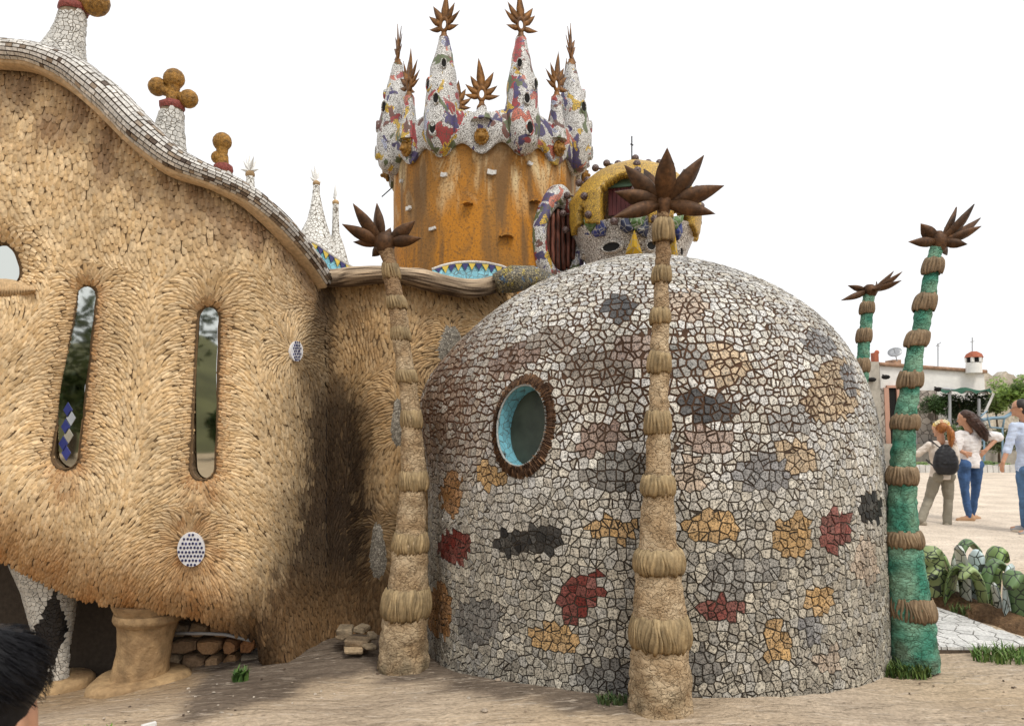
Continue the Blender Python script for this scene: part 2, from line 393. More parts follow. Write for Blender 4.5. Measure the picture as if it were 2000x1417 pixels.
for y in gy:
    r = []
    for x in gx:
        near = -6 < x < 8 and 0 < y < 11
        z = gz(x, y) if near else -0.03
        n1 = noise.noise(Vector((x * 0.9, y * 0.9, 1)));
        if near: z += 0.02 * n1 + 0.010 * noise.noise(Vector((x * 4, y * 4, 4))) + 0.006 * noise.noise(Vector((x * 11, y * 11, 7)))
        r.append((x, y, z))
        # cement apron runs from the house corner to below the dome; sand elsewhere
        e = noise.noise(Vector((x * 1.6, y * 1.6, 9))) * 0.25
        apron = max(0.0, min(1.0, (0.70 - abs((y + 0.28 * x) - 4.72 - 0.6 * e) / 1.1) * 3)) * max(0.0, min(1.0, (0.95 - x + e) * 1.6)) * max(0.0, min(1.0, (x + 1.95 + 0.5 * (y - 4.2) + e) * 2.2))
        g = mixc((0.50, 0.375, 0.25), (0.235, 0.185, 0.14), apron)
        if y > 7.2: g = mixc(g, (0.68, 0.59, 0.49), min(1, (y - 7.2) / 1.5))
        if x < -1.7 and y > 4.9: g = mixc(g, (0.30, 0.21, 0.13), min(1, (y - 4.9) * 1.5))
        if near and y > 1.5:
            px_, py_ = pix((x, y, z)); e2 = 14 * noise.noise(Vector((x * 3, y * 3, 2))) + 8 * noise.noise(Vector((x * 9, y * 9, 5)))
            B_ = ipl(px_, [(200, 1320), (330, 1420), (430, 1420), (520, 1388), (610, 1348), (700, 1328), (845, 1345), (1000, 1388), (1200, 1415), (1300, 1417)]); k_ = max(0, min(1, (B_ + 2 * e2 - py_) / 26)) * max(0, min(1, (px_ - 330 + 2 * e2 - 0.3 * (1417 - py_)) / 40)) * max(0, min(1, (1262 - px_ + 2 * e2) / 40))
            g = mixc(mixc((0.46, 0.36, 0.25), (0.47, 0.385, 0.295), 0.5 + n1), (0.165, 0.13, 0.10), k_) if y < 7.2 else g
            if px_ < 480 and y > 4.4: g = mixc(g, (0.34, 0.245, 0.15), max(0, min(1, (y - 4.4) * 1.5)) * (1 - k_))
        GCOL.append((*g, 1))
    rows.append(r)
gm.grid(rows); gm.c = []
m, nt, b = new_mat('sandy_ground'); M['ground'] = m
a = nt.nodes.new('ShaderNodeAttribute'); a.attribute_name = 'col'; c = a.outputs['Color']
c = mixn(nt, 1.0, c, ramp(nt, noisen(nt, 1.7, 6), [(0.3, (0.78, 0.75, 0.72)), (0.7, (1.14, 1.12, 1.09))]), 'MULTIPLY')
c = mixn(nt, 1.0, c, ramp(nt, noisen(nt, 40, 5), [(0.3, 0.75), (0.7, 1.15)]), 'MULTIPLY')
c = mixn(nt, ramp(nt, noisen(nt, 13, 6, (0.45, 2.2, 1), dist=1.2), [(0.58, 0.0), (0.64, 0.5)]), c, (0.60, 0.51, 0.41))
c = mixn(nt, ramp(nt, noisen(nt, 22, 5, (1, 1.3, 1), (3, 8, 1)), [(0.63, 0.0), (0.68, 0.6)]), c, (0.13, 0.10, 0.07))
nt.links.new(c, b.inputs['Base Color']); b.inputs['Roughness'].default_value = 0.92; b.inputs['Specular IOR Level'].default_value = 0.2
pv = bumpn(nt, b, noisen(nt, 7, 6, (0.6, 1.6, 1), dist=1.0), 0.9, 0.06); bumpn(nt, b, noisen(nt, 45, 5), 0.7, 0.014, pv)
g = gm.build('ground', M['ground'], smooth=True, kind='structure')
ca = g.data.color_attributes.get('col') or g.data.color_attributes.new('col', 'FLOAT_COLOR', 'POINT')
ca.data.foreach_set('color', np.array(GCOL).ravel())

# small stones scattered over the ground
gv = MB()
for k in range(420):
    y = rnd(3.3, 6.6); x = rnd(-0.72 * y, 0.72 * y)
    if (x - 1.08) ** 2 + (y - 5.9) ** 2 < 3.0 or (x < -0.6 and y > 5.3): continue
    s = rnd(0.003, 0.009) if random.random() < 0.93 else rnd(0.010, 0.018)
    q = mixc((0.34, 0.26, 0.19), (0.56, 0.49, 0.40), random.random()); q = q if random.random() < 0.75 else (0.1, 0.07, 0.05)
    gv.ball((x, y, gz(x, y) + s * 0.2), s, 6, q, (rnd(0.8, 1.6), rnd(0.8, 1.3), 0.6))
gv.build('gravel', M['stone'], kind='stuff')

# ------------------------------------------------------------------ the house of cement scales
house = empty('scaled_house', (-2.0, 6.2, -0.05), 'ochre house covered in cement scales with a wavy white tiled roof edge', 'house')
DX = [(-500, 4.75), (0, 4.95), (150, 4.97), (300, 4.95), (430, 5.02), (500, 5.14), (550, 5.32), (590, 5.56), (620, 5.80), (645, 5.97), (680, 6.04), (730, 6.0), (790, 6.02), (850, 6.12), (930, 6.32), (1060, 6.75)]
TOP = [(-500, 75), (-150, 80), (0, 100), (70, 107), (145, 140), (215, 195), (280, 262), (340, 315), (415, 345), (485, 380), (545, 435), (600, 500), (637, 553), (660, 548), (740, 540), (783, 540), (850, 560), (925, 570), (985, 555), (1060, 548)]
BOT = [(-500, 1010), (0, 1090), (50, 1118), (100, 1145), (160, 1168), (230, 1183), (300, 1192), (350, 1196), (410, 1215), (460, 1238), (500, 1250), (515, 1297), (560, 1282), (600, 1262), (640, 1250), (700, 1262), (760, 1275), (850, 1300), (1060, 1300)]
CAPS = [((171, 578), (128, 890), 20.5, 1.0), ((408, 622), (396, 912), 22, 1.0), ((-4, 512), (2, 530), 36, 0.8), ((374, 1071), (374, 1071.5), 27, 1.3), ((575, 685), (575, 686), 12, 0.7), ((777, 790), (777, 860), 12, 0.9), ((884, 660), (872, 710), 16, 0.5), ((735, 1040), (745, 1110), 14, 0.5)]
def capd(c, x, y):
    (ax, ay), (bx, by), r, _ = c
    ux, uy = bx - ax, by - ay; t = max(0, min(1, ((x - ax) * ux + (y - ay) * uy) / (ux * ux + uy * uy)))
    qx, qy = x - (ax + ux * t), y - (ay + uy * t); d = math.hypot(qx, qy)
    if r > 18 and c is not CAPS[3]:
        rr = r * (0.72 + 0.42 * t) if c is CAPS[0] else r * (0.85 + 0.15 * t)
        if c is CAPS[2]: rr = r
    else: rr = r
    return d - rr, qx / (d + 1e-6), qy / (d + 1e-6)
DTAB = [smooth_ipl(-600 + 0.5 * i, DX, 24) for i in range(3600)]
def D(x, y):
    d = DTAB[int((x + 600) * 2)]
    for c in CAPS[:3]:
        k, _, _ = capd(c, x, y); k = max(k, 0)
        d += 0.055 * math.exp(-(k / 55) ** 2) + 0.05 * math.exp(-(k / 16) ** 2)
    k, _, _ = capd(CAPS[3], x, y); d += 0.05 * math.exp(-(max(k, 0) / 60) ** 2)
    if x < 560:
        bt = ipl(x, BOT); k = max(0.0, 1 - (bt - y) / 150.0); d += 0.20 * k ** 3 * min(1, (560 - x) / 50)
        d -= 0.06 * math.exp(-((y - 1000) / 150) ** 2) * min(1, (560 - x) / 200)
    d += 0.035 * noise.noise(Vector((x / 130, y / 170, 3)))
    if x > 640: d += 0.10 * math.sin((y - 560) / 640 * math.pi) * math.exp(-((x - 672) / 34) ** 2) - 0.05 * math.exp(-((x - 745) / 50) ** 2)
    tp = ipl(x, TOP); d += 0.05 * math.exp(-((y - tp) / 45) ** 2)
    return d
def S(x, y): return at(x, y, D(x, y))
wm = MB(); W_, H_ = 300, 230
gxs = [-220 + (1010 + 220) * i / W_ for i in range(W_ + 1)]
G = [[None] * (H_ + 1) for _ in range(W_ + 1)]; ins = [[0] * (H_ + 1) for _ in range(W_ + 1)]
for i, x in enumerate(gxs):
    tp = ipl(x, TOP) - 4; bt = ipl(x, BOT) + (0 if x < 505 else 25)
    for k in range(H_ + 1):
        y = lerp(tp, bt, k / H_); xx = x
        for j, c in enumerate(CAPS[:3]):
            dd, nx, ny = capd(c, xx, y)
            if dd < 0:
                if dd < -8: ins[i][k] = 1
                else: xx -= nx * dd; y -= ny * dd; ins[i][k] = 2
        G[i][k] = S(xx, y)
wv = [p for r in G for p in r]; wf = []
for i in range(W_):
    for k in range(H_):
        q = [(i, k), (i + 1, k), (i + 1, k + 1), (i, k + 1)]
        s = [ins[a][b_] for a, b_ in q]
        if any(v == 1 for v in s) or all(v == 2 for v in s): continue
        wf.append([a * (H_ + 1) + b_ for a, b_ in q])
wm.add(wv, wf, (0.135, 0.083, 0.04)); wm.build('wall', M['wall'], house, True)

# colour of the weathering, with the dark of a gap painted in below the eave: black moss in the corner, grey rain marks, rust brown lower down
def stain(x, y):
    c = (1, 1, 1); n = noise.noise(Vector((x / 45, y / 70, 2))); n2 = noise.noise(Vector((x / 17, y / 28, 5)))
    tp = ipl(x, TOP)
    if x < 640:
        k = math.exp(-((y - tp - 60) / 75) ** 2) * max(0, min(1, 0.55 + 0.9 * n)); c = mixc(c, (0.42, 0.37, 0.36), min(1, k * 1.1))
        k = math.exp(-(((y - 215 - 0.47 * x) / 60) ** 2)) * max(0, 0.4 + 1.3 * n) * (1 if x < 520 else 0.5); c = mixc(c, (0.42, 0.36, 0.34), min(1, k))
    for cp in CAPS[:2]:
        dd, nx, ny = capd(cp, x, y); k = math.exp(-(max(dd, 0) / 20) ** 2) * (0.75 if nx > 0 or abs(ny) > 0.5 else 0.3); c = mixc(c, (0.62, 0.40, 0.24), min(1, k))
    for cp, rr, s in ((CAPS[3], 42, 0.8), (((395, 940), (395, 962), 10, 1), 38, 0.65), (((128, 920), (128, 950), 10, 1), 38, 0.65)):
        dd, nx, ny = capd(cp, x, y); k = math.exp(-(max(dd, 0) / rr) ** 2) * s * (0.7 + n2); c = mixc(c, (0.50, 0.33, 0.20), max(0, min(1, k)))
    if x < 560:
        bt = ipl(x, BOT); k = max(0, min(1, (y - bt + 150) / 150)) * (0.75 + 0.6 * n); c = mixc(c, (0.68, 0.47, 0.30), max(0, min(1, k)))
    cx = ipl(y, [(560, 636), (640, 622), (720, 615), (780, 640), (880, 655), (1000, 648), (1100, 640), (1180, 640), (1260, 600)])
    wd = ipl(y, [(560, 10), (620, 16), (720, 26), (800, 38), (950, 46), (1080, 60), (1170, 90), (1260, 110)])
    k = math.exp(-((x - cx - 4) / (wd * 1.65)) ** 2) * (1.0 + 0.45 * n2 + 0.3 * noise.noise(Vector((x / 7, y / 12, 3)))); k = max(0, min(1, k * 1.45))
    c = mixc(c, (0.065, 0.05, 0.042), k * ipl(y, [(560, 0.9), (640, 0.75), (700, 0.6), (800, 0.92), (1000, 0.97), (1080, 0.95), (1260, 1)]))  # moss strength; the topmost part paints the dark of an unmodelled gap
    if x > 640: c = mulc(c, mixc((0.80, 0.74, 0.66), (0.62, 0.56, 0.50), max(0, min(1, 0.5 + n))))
    if x > 480 and y > 1090: c = mixc(c, (0.35, 0.28, 0.22), max(0, min(1, (y - 1090) / 120)) * max(0, min(1, (x - 480) / 90)) * 0.8)
    return c
def field(x, y):
    vx, vy = 0.0, 0.14 if y > 520 else 0.30
    if x > 610: vy = 0.22
    for c in CAPS:
        dd, nx, ny = capd(c, x, y); w = c[3] * 0.9 / (1 + (max(dd, 0) / 34) ** 2)
        vx += nx * w; vy += ny * w
    l = math.hypot(vx, vy) or 1; vx /= l; vy /= l; q = 0.45 * noise.noise(Vector((x / 70, y / 70, 8)))
    return vx * math.cos(q) - vy * math.sin(q), vx * math.sin(q) + vy * math.cos(q)
cell = 0.05; hg = {}; scales = []
def try_scale(x, y):
    tp = ipl(x, TOP); bt = ipl(x, BOT)
    if y < tp + 2 or y > bt + (2 if x < 505 else 18): return
    dm = 1e9
    for j, c in enumerate(CAPS):
        dd, _, _ = capd(c, x, y)
        if dd < (8 if j < 3 else 2): return
        dm = min(dm, dd)
    p = S(x, y); fx, fy = field(x, y)
    L = 0.074; W = 0.0275
    k = math.exp(-(max(dm, 0) / 60) ** 2); W = lerp(W, 0.019, k); L = lerp(L, 0.068, k)
    up_ = max(0, min(1, (560 - y) / 80)) * (1 if x < 620 else 0.3); W = lerp(W, 0.034, up_); L = lerp(L, 0.080, up_)
    if y > 960 and x < 560: W *= 0.8; L *= 0.9
    T = (S(x + fx * 2, y + fy * 2) - p).normalized(); e1 = S(x + 2, y) - p; e2 = S(x, y + 2) - p
    N = e2.cross(e1).normalized()
    if N.y > 0.35: N = -N
    T = (T - N * T.dot(N)).normalized(); B = N.cross(T)
    rd_ = 0
    key = (int(p.x // cell), int(p.y // cell), int(p.z // cell))
    for a in (-1, 0, 1):
        for b_ in (-1, 0, 1):
            for c_ in (-1, 0, 1):
                for q in hg.get((key[0] + a, key[1] + b_, key[2] + c_), ()):
                    d = q[0] - p
                    if (d.dot(T) / (0.47 * L)) ** 2 + (d.dot(B) / (0.80 * W)) ** 2 < 1: return
    hg.setdefault(key, []).append((p,)); scales.append((p, T, B, N, L, W, x, y))
for k in range(130000):
    if k % 3: x = rnd(-150, 640)
    else: x = rnd(530, 1000)
    y = rnd(70, 1320); try_scale(x, y)
pcs = []
for p, T, B, N, L, W, x, y in scales:
    L2 = L * rnd(0.82, 1.18) * 1.12; W2 = W * rnd(0.95, 1.15) * 1.12; h = rnd(0.009, 0.0135) * (W / 0.033) ** 0.5
    a = rnd(-0.15, 0.15) * (1 - 0.5 * max(0, min(1, (520 - y) / 100))); T2 = T * math.cos(a) + B * math.sin(a); B2 = B * math.cos(a) - T * math.sin(a)
    vs = []; u_ = max(0, min(1, (W - 0.022) / 0.011)); prof = [(-0.55, 0.30, 0.05), (-0.25, 0.46, 0.50 - 0.1 * u_), (0.12, 0.50, 0.95 - 0.1 * u_), (0.38, 0.36 + 0.08 * u_, 1.0 + 0.1 * u_), (0.52, 0.10 + 0.14 * u_, 0.85 + 0.25 * u_)]
    for t, w, hh in prof:
        c = p + T2 * (t * L2)
        vs += [c - B2 * (w * W2) + N * (h * hh * 0.45 - 0.001), c + N * (h * hh), c + B2 * (w * W2) + N * (h * hh * 0.45 - 0.001)]
    n = len(vs)
    for t, w, hh in prof: c = p + T2 * (t * L2 * 1.0); vs += [c - B2 * (w * W2 * 1.04) - N * 0.012, c + B2 * (w * W2 * 1.04) - N * 0.012]
    fs = []
    for i in range(4):
        fs += [(3 * i, 3 * i + 1, 3 * i + 4, 3 * i + 3), (3 * i + 1, 3 * i + 2, 3 * i + 5, 3 * i + 4), (n + 2 * i, 3 * i, 3 * i + 3, n + 2 * i + 2), (3 * i + 2, n + 2 * i + 1, n + 2 * i + 3, 3 * i + 5)]
    fs += [(12, 13, 14, n + 9, n + 8)]
    base = mixc((0.565, 0.385, 0.195), (0.69, 0.52, 0.315), random.random()); v = rnd(0.84, 1.10)
    cc = mulc(mulc(base, stain(x, y)), (v, v, v))
    view = Vector((0, 0, CAMZ)) - p; dd = view.length; dk = mulc(cc, (0.18, 0.14, 0.11)); cc = [cc, cc, dk, dk] * 4 + [dk]  # dk: skirt faces painted dark, drawing the shade between scales as outlines
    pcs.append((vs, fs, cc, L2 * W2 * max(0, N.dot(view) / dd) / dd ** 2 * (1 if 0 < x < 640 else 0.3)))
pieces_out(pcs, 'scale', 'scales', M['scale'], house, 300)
print('scales', len(pcs))

# windows: reveal, dark glass, thin frame lip
def outline(c, n=44, grow=0.0):
    (ax, ay), (bx, by), r, _ = c; ux, uy = bx - ax, by - ay; l = math.hypot(ux, uy); ux /= l; uy /= l; out = []
    for k in range(n):
        a = 2 * math.pi * k / n; dx, dy = math.cos(a), math.sin(a)
        lo, hi = 0.0, 600.0; mx, my = (ax + bx) / 2, (ay + by) / 2
        for _ in range(30):
            md = (lo + hi) / 2
            if capd(c, mx + dx * md, my + dy * md)[0] < grow: lo = md
            else: hi = md
        out.append((mx + dx * hi, my + dy * hi))
    return out
def dense_outline(c, n=44, grow=0.0):
    (ax, ay), (bx, by), r, _ = c; l = math.hypot(bx - ax, by - ay)
    pts = []; base = math.atan2(by - ay, bx - ax)
    for k in range(n):
        t = k / n
        # walk round the capsule by its true radius at either end
        if t < 0.25: a = base + math.pi / 2 + math.pi * (t / 0.25); q = (ax, ay)
        elif t < 0.5: a = base - math.pi / 2; f = (t - 0.25) / 0.25; q = (lerp(ax, bx, f), lerp(ay, by, f))
        elif t < 0.75: a = base - math.pi / 2 + math.pi * ((t - 0.5) / 0.25); q = (bx, by)
        else: a = base + math.pi / 2; f = (t - 0.75) / 0.25; q = (lerp(bx, ax, f), lerp(by, ay, f))
        dx, dy = math.cos(a), math.sin(a); rr = -capd(c, q[0] + dx * 0.01, q[1] + dy * 0.01)[0] + grow
        pts.append((q[0] + dx * rr, q[1] + dy * rr))
    return pts
for j, c in enumerate(CAPS[:3]):
    ol = dense_outline(c, 64, 3.0); m = MB()
    wob = [rnd(-1, 1) for _ in ol]
    P0 = [S(x + wob[k] * 1.2, y + wob[k]) + Vector((0, -0.012, 0)) for k, (x, y) in enumerate(ol)]
    dmid = sum(p.y for p in P0) / len(P0)
    dep = 0.022 if j < 2 else 0.06
    P1 = [Vector((p.x, dmid + dep, p.z)) for p in P0]
    m.grid([P0, P1], (0.16, 0.10, 0.055), wrap=True)
    w = m.build('window', M['wall'], house); 
    pm = MB(); pm.add([p + Vector((0, -0.004, 0)) for p in P1], [tuple(range(len(P1)))[::-1]]); pm.build('pane', M['glass'], w)
    if j == 0:   # coloured diamonds just before the glass paint in a reflection, low on the left
        for r_, (yy, cc) in enumerate([(800, (0.02, 0.03, 0.16)), (816, (0.35, 0.38, 0.42)), (833, (0.02, 0.03, 0.16)), (850, (0.32, 0.30, 0.25)), (866, (0.02, 0.03, 0.16)), (884, (0.03, 0.04, 0.2))]):
            xc = ipl(yy, [(578, 171), (890, 128)]) - 4 + (4 if r_ % 2 else -4); dd = dmid + dep - 0.008; t = MB()
            q = [at(xc, yy - 15, dd), at(xc + 9, yy, dd), at(xc, yy + 15, dd), at(xc - 9, yy, dd)]
            t.add(q + [p + Vector((0, 0.004, 0)) for p in q], [(3, 2, 1, 0), (0, 1, 5, 4), (1, 2, 6, 5), (2, 3, 7, 6), (3, 0, 4, 7)], cc); t.build('reflected_diamond', M['glaze'], w)
# brow ledge below the oval window
m = MB(); rows = []
for i_ in range(71):
    i = i_ / 5.0; x = -60 + 130 * i / 14; dd = D(x, 560); r = []
    for k in range(9):
        a = math.pi * k / 8; hh = 22 * math.sin(math.pi * min(1, (i + 1.2) / 8) * 0.5) if i < 8 else 22 * (1 - ((i - 7) / 7.5) ** 2)
        r.append(at(x, 566 - math.cos(a) * hh, dd + 0.05 - 0.11 * math.sin(a) * (0.88 + 0.24 * abs(math.sin(i_ * 1.05 + 0.6 * k)))))
    rows.append(r)
m.grid(rows, (0.52, 0.36, 0.2)); m.build('ledge', M['scale'], house, True)

# round ceramic medallions of small dark tesserae on white
def medallion(cx, cy, rx, ry, rows_, dark):
    m = MB(); n = 28; e1 = S(cx + rx, cy) - S(cx - rx, cy); e2 = S(cx, cy + ry) - S(cx, cy - ry); N = e2.cross(e1).normalized(); N = -N if N.y > 0 else N; C0 = (S(cx + rx, cy) + S(cx - rx, cy)) / 2
    pt = lambda x, y, h: C0 + e1 * ((x - cx) / (2 * rx)) + e2 * ((y - cy) / (2 * ry)) + N * h
    rim = [pt(cx + rx * math.cos(2 * math.pi * k / n), cy + ry * math.sin(2 * math.pi * k / n), 0.022) for k in range(n)]
    rim2 = [p - N * 0.05 for p in rim]
    m.add(rim + rim2, [tuple(range(n))] + [(k, k + n, (k + 1) % n + n, (k + 1) % n) for k in range(n)], (0.74, 0.74, 0.76)); md = m.build('medallion', M['glaze'], house)
    st = 2 * ry / rows_
    for i in range(rows_):
        for k in range(rows_):
            x = cx - rx + (k + 0.5 + 0.5 * (i % 2)) * st * rx / ry + rnd(-0.5, 0.5); y = cy - ry + (i + 0.5) * st + rnd(-0.5, 0.5)
            if ((x - cx) / rx) ** 2 + ((y - cy) / ry) ** 2 > 0.86: continue
            if dark == 2 and abs(x - cx) > rx * 0.62: continue
            t = MB(); nn = 6; rr = st * (0.33 if dark == 1 else 0.30); a0 = rnd(0, 1); sx, sy = (0.95, 1.0) if dark == 1 else (0.6, 1.5)
            q = [pt(x + rr * sx * math.cos(a0 + 2 * math.pi * g_ / nn), y + rr * sy * math.sin(a0 + 2 * math.pi * g_ / nn), 0.026) for g_ in range(nn)]
            q2 = [p - N * 0.006 for p in q]
            t.add(q + q2, [tuple(range(nn))] + [(g_, g_ + nn, (g_ + 1) % nn + nn, (g_ + 1) % nn) for g_ in range(nn)], (0.02, 0.024, 0.09) if random.random() < 0.8 else (0.05, 0.06, 0.2)); t.build('tessera', M['glaze'], md)
medallion(374, 1071, 27, 33, 8, 1); medallion(575, 686, 12, 20, 7, 2)

# grey gravel patches pressed in the side wall
for (cx, cy, rx, ry) in ((777, 825, 13, 48), (880, 672, 26, 40), (738, 1075, 16, 58)):
    m = MB(); rings = []
    for q in range(6):
        f = q / 5.0 + 0.02
        rings.append([S(cx + rx * f * math.cos(a) * (1 + 0.2 * math.sin(3 * a)), cy + ry * f * math.sin(a)) + Vector((0, -0.014 * (1 - f ** 3) - 0.002, 0)) for a in [2 * math.pi * k / 20 for k in range(20)]])
    m.grid(rings, wrap=True); m.build('gravel_patch', M['greypatch'], house, True)

# swept edges: tube along pixel path at given depth; returns frames
def path_frames(pts, n, dfun):
    L = [0]
    for a, b_ in zip(pts, pts[1:]): L.append(L[-1] + math.hypot(b_[0] - a[0], b_[1] - a[1]))
    out = []
    for i in range(n + 1):
        s = L[-1] * i / n
        x = float(np.mean([np.interp(s + o, L, [p[0] for p in pts]) for o in (-25, -12, 0, 12, 25)])); y = float(np.mean([np.interp(s + o, L, [p[1] for p in pts]) for o in (-25, -12, 0, 12, 25)])); h = float(np.interp(s, L, [p[2] for p in pts]))
        if i == 0: x, y = pts[0][:2]
        if i == n: x, y = pts[-1][:2]
        out.append((x, y, h, dfun(x, y)))
    P = [at(x, y, d) for x, y, h, d in out]; fr = []
    for i in range(n + 1):
        T = (P[min(i + 1, n)] - P[max(i - 1, 0)]).normalized(); U = Vector((0, 0, 1)); O = T.cross(U).normalized()
        if O.y > 0: O = -O
        U = O.cross(T).normalized()
        if U.z < 0: U = -U
        fr.append((P[i], T, O, U, out[i][2] * out[i][3] / F))
    return fr
EAVE = [(-260, 90, 24), (-100, 93, 24), (0, 102, 22), (70, 107, 22), (145, 138, 26), (215, 194, 28), (280, 262, 27), (340, 315, 23), (415, 345, 17), (485, 379, 17), (545, 434, 17), (600, 500, 16), (636, 550, 14)]
fr = path_frames(EAVE, 92, lambda x, y: smooth_ipl(x, DX, 24) - 0.05)
def eave_pt(i, a, k=1.0):
    i = max(0, min(len(fr) - 1.001, i)); i0 = int(i); f = i - i0; A, B_ = fr[i0], fr[i0 + 1]
    P = A[0].lerp(B_[0], f); O = A[2].lerp(B_[2], f); U = A[3].lerp(B_[3], f); h = lerp(A[4], B_[4], f)
    return P + O * (math.cos(a) * h * 1.5 * k) + U * (math.sin(a) * h * 1.12 * k)
m = MB(); m.grid([[eave_pt(i, R(-80 + 20 * k), 0.97) for k in range(12)] for i in range(93)], (0.07, 0.045, 0.03)); edge = m.build('roof_edge', M['wall'], house, True)
pcs = []; AN = [-78 + 18 * k for k in range(12)]
for r_ in range(11):
    i = rnd(0, 0.6)
    while i < 92:
        ln = rnd(0.75, 1.35); a0, a1 = R(AN[r_] + 2.6), R(AN[r_ + 1] - 2.6); i1 = min(91.95, i + ln - 0.12); k = 1.0 + rnd(0.01, 0.07)
        if i1 - i < 0.2: break
        top = [eave_pt(i, a0, k), eave_pt(i1, a0, k), eave_pt(i1, a1, k), eave_pt(i, a1, k)]; bot = [eave_pt(i, a0, .95), eave_pt(i1, a0, .95), eave_pt(i1, a1, .95), eave_pt(i, a1, .95)]
        mid = sum(top, Vector()) / 4; px = pix(mid)[0]
        dirt = ipl(px, [(0, 0.06), (200, 0.08), (320, 0.35), (420, 0.85), (520, 0.7), (640, 0.75)]) * (0.35 + 1.3 * max(0, 0.5 + noise.noise(Vector((i * 0.25, r_ * 0.9, 0))))); v = rnd(0.8, 1.05)
        cc = (0.72 * v, 0.69 * v, 0.64 * v) if random.random() > dirt * 0.55 else mixc((0.09, 0.06, 0.045), (0.42, 0.33, 0.24), random.random())
        if r_ == 0: cc = mulc((0.55, 0.40, 0.25), (v, v, v))
        pcs.append((top + bot, [(0, 1, 2, 3), (0, 4, 5, 1), (1, 5, 6, 2), (2, 6, 7, 3), (3, 7, 4, 0)], cc, (top[1] - top[0]).length * (top[2] - top[1]).length * (1 if r_ < 8 and 0 < px < 620 else 0.2)))
        i += ln
pieces_out(pcs, 'edge_tile', 'edge_tiles', M['bandtile'], edge, 300)
# tan soffit lip below the tiles, then roof surface behind the edge
m = MB(); m.grid([[f[0] + f[2] * f[4] * 0.75 - f[3] * f[4] * 0.9, f[0] + f[2] * f[4] * 0.75 - f[3] * f[4] * 1.28, f[0] - f[2] * f[4] * 0.6 - f[3] * f[4] * 1.4] for f in fr], (0.5, 0.35, 0.2)); m.build('soffit', M['scale'], house, True)
m = MB(); m.grid([[f[0] + f[3] * f[4] * 0.75, f[0] + Vector((0, 0.5, f[4] * 0.2)), f[0] + Vector((0.1, 2.6, -0.3))] for f in fr], (0.6, 0.57, 0.52)); m.build('roof', M['spire'], house, True)

# bark-like log along the eave of the side wall
LOG = [(632, 544, 17), (685, 541, 19), (741, 536, 17), (783, 537, 16), (826, 545, 20), (882, 560, 18), (925, 567, 18), (975, 552, 17), (1000, 545, 15)]
fl = path_frames(LOG, 60, lambda x, y: smooth_ipl(x, DX, 24) - 0.10)
rows = []; NA = 40; m = MB()
for i, f in enumerate(fl):
    r = []
    for k in range(NA):
        a = 2 * math.pi * k / NA; g_ = 1 + 0.13 * noise.noise(Vector((math.cos(a) * 5, math.sin(a) * 5, i * 0.10))) + 0.06 * noise.noise(Vector((math.cos(a) * 11, math.sin(a) * 11, i * 0.18)))
        r.append(f[0] + f[2] * math.cos(a) * f[4] * 1.25 * g_ + f[3] * math.sin(a) * f[4] * g_)
    rows.append(r)
m.grid(rows, (0.3, 0.2, 0.12), wrap=True)
m.c = []
for i in range(60):
    for k in range(NA):
        a = 2 * math.pi * k / NA; n = noise.noise(Vector((math.cos(a) * 7, math.sin(a) * 7, i * 0.12))); t = max(0, min(1, 0.45 + 1.2 * n + 0.35 * math.sin(a)))
        m.c.append(mixc((0.07, 0.045, 0.028), (0.44, 0.33, 0.22), t))
m.build('eave_log', M['log'], house, True)
m = MB(); p = [at(968, 553, 6.22), at(1000, 545, 6.25), at(1040, 541, 6.4), at(1085, 548, 6.6)]; m.tube(p, [0.085, 0.12, 0.10, 0.05], 16); m.build('moss_bundle', M['moss'], house, True)
m = MB(); m.grid([[f[0] + Vector((0, 0.03, f[4] * 0.5)), f[0] + Vector((0, 1.6, 0.02))] for f in fl], (1, 1, 1)); m.build('roof', M['spire'], house)

# cyan mosaic fans with blue and yellow pennants above the eaves
def fan(top, bot, Y0, Y1, npen, name):
    m = MB(); n = 24; A = []; B_ = []
    for i in range(n + 1):
        t = i / n; Y = lerp(Y0, Y1, t); x = lerp(top[0][0], top[-1][0], t); A.append(at(x, ipl(x, top), Y)); B_.append(at(x, ipl(x, bot), Y - 0.02))
    C_ = [p + Vector((0, 0.25, -0.02)) for p in A]
    m.grid([C_, A, B_]); o = m.build(name, M['cyan'], house)
    m = MB(); m.tube([p + Vector((0, -0.005, 0.004)) for p in A], 0.012, 6, (0.7, 0.66, 0.6)); m.build('white_rim', M['bandtile'], o)
    for k in range(npen):
        t0 = 0.04 + 0.92 * k / npen; t1 = 0.04 + 0.92 * (k + 1) / npen; tm = (t0 + t1) / 2
        def q(t, f): x = lerp(top[0][0], top[-1][0], t); return at(x, lerp(ipl(x, top), ipl(x, bot), f), lerp(Y0, Y1, t) - 0.022)
        hgt = ipl(lerp(top[0][0], top[-1][0], tm), bot) - ipl(lerp(top[0][0], top[-1][0], tm), top)
        f = min(0.9, 15 / max(hgt, 1)); t = MB(); v = [q(t0, 0.06), q(t1, 0.06), q(tm + rnd(-.1, .1) / npen, f)]
        t.add(v + [p + Vector((0, 0.03, 0)) for p in v], [(2, 1, 0), (0, 1, 4, 3), (1, 2, 5, 4), (2, 0, 3, 5)], (0.03, 0.025, 0.13) if k % 2 == 0 else (0.62, 0.45, 0.06)); t.build('pennant', M['glaze'], o)
fan([(844, 527), (866, 519), (890, 514), (920, 512), (950, 514), (978, 520), (1000, 529)], [(844, 529), (882, 542), (925, 551), (965, 542), (1000, 531)], 6.38, 6.62, 11, 'mosaic_fan')
fan([(594, 466), (620, 478), (650, 500), (690, 524)], [(594, 480), (620, 515), (650, 530), (690, 531)], 6.1, 6.5, 8, 'mosaic_fan')
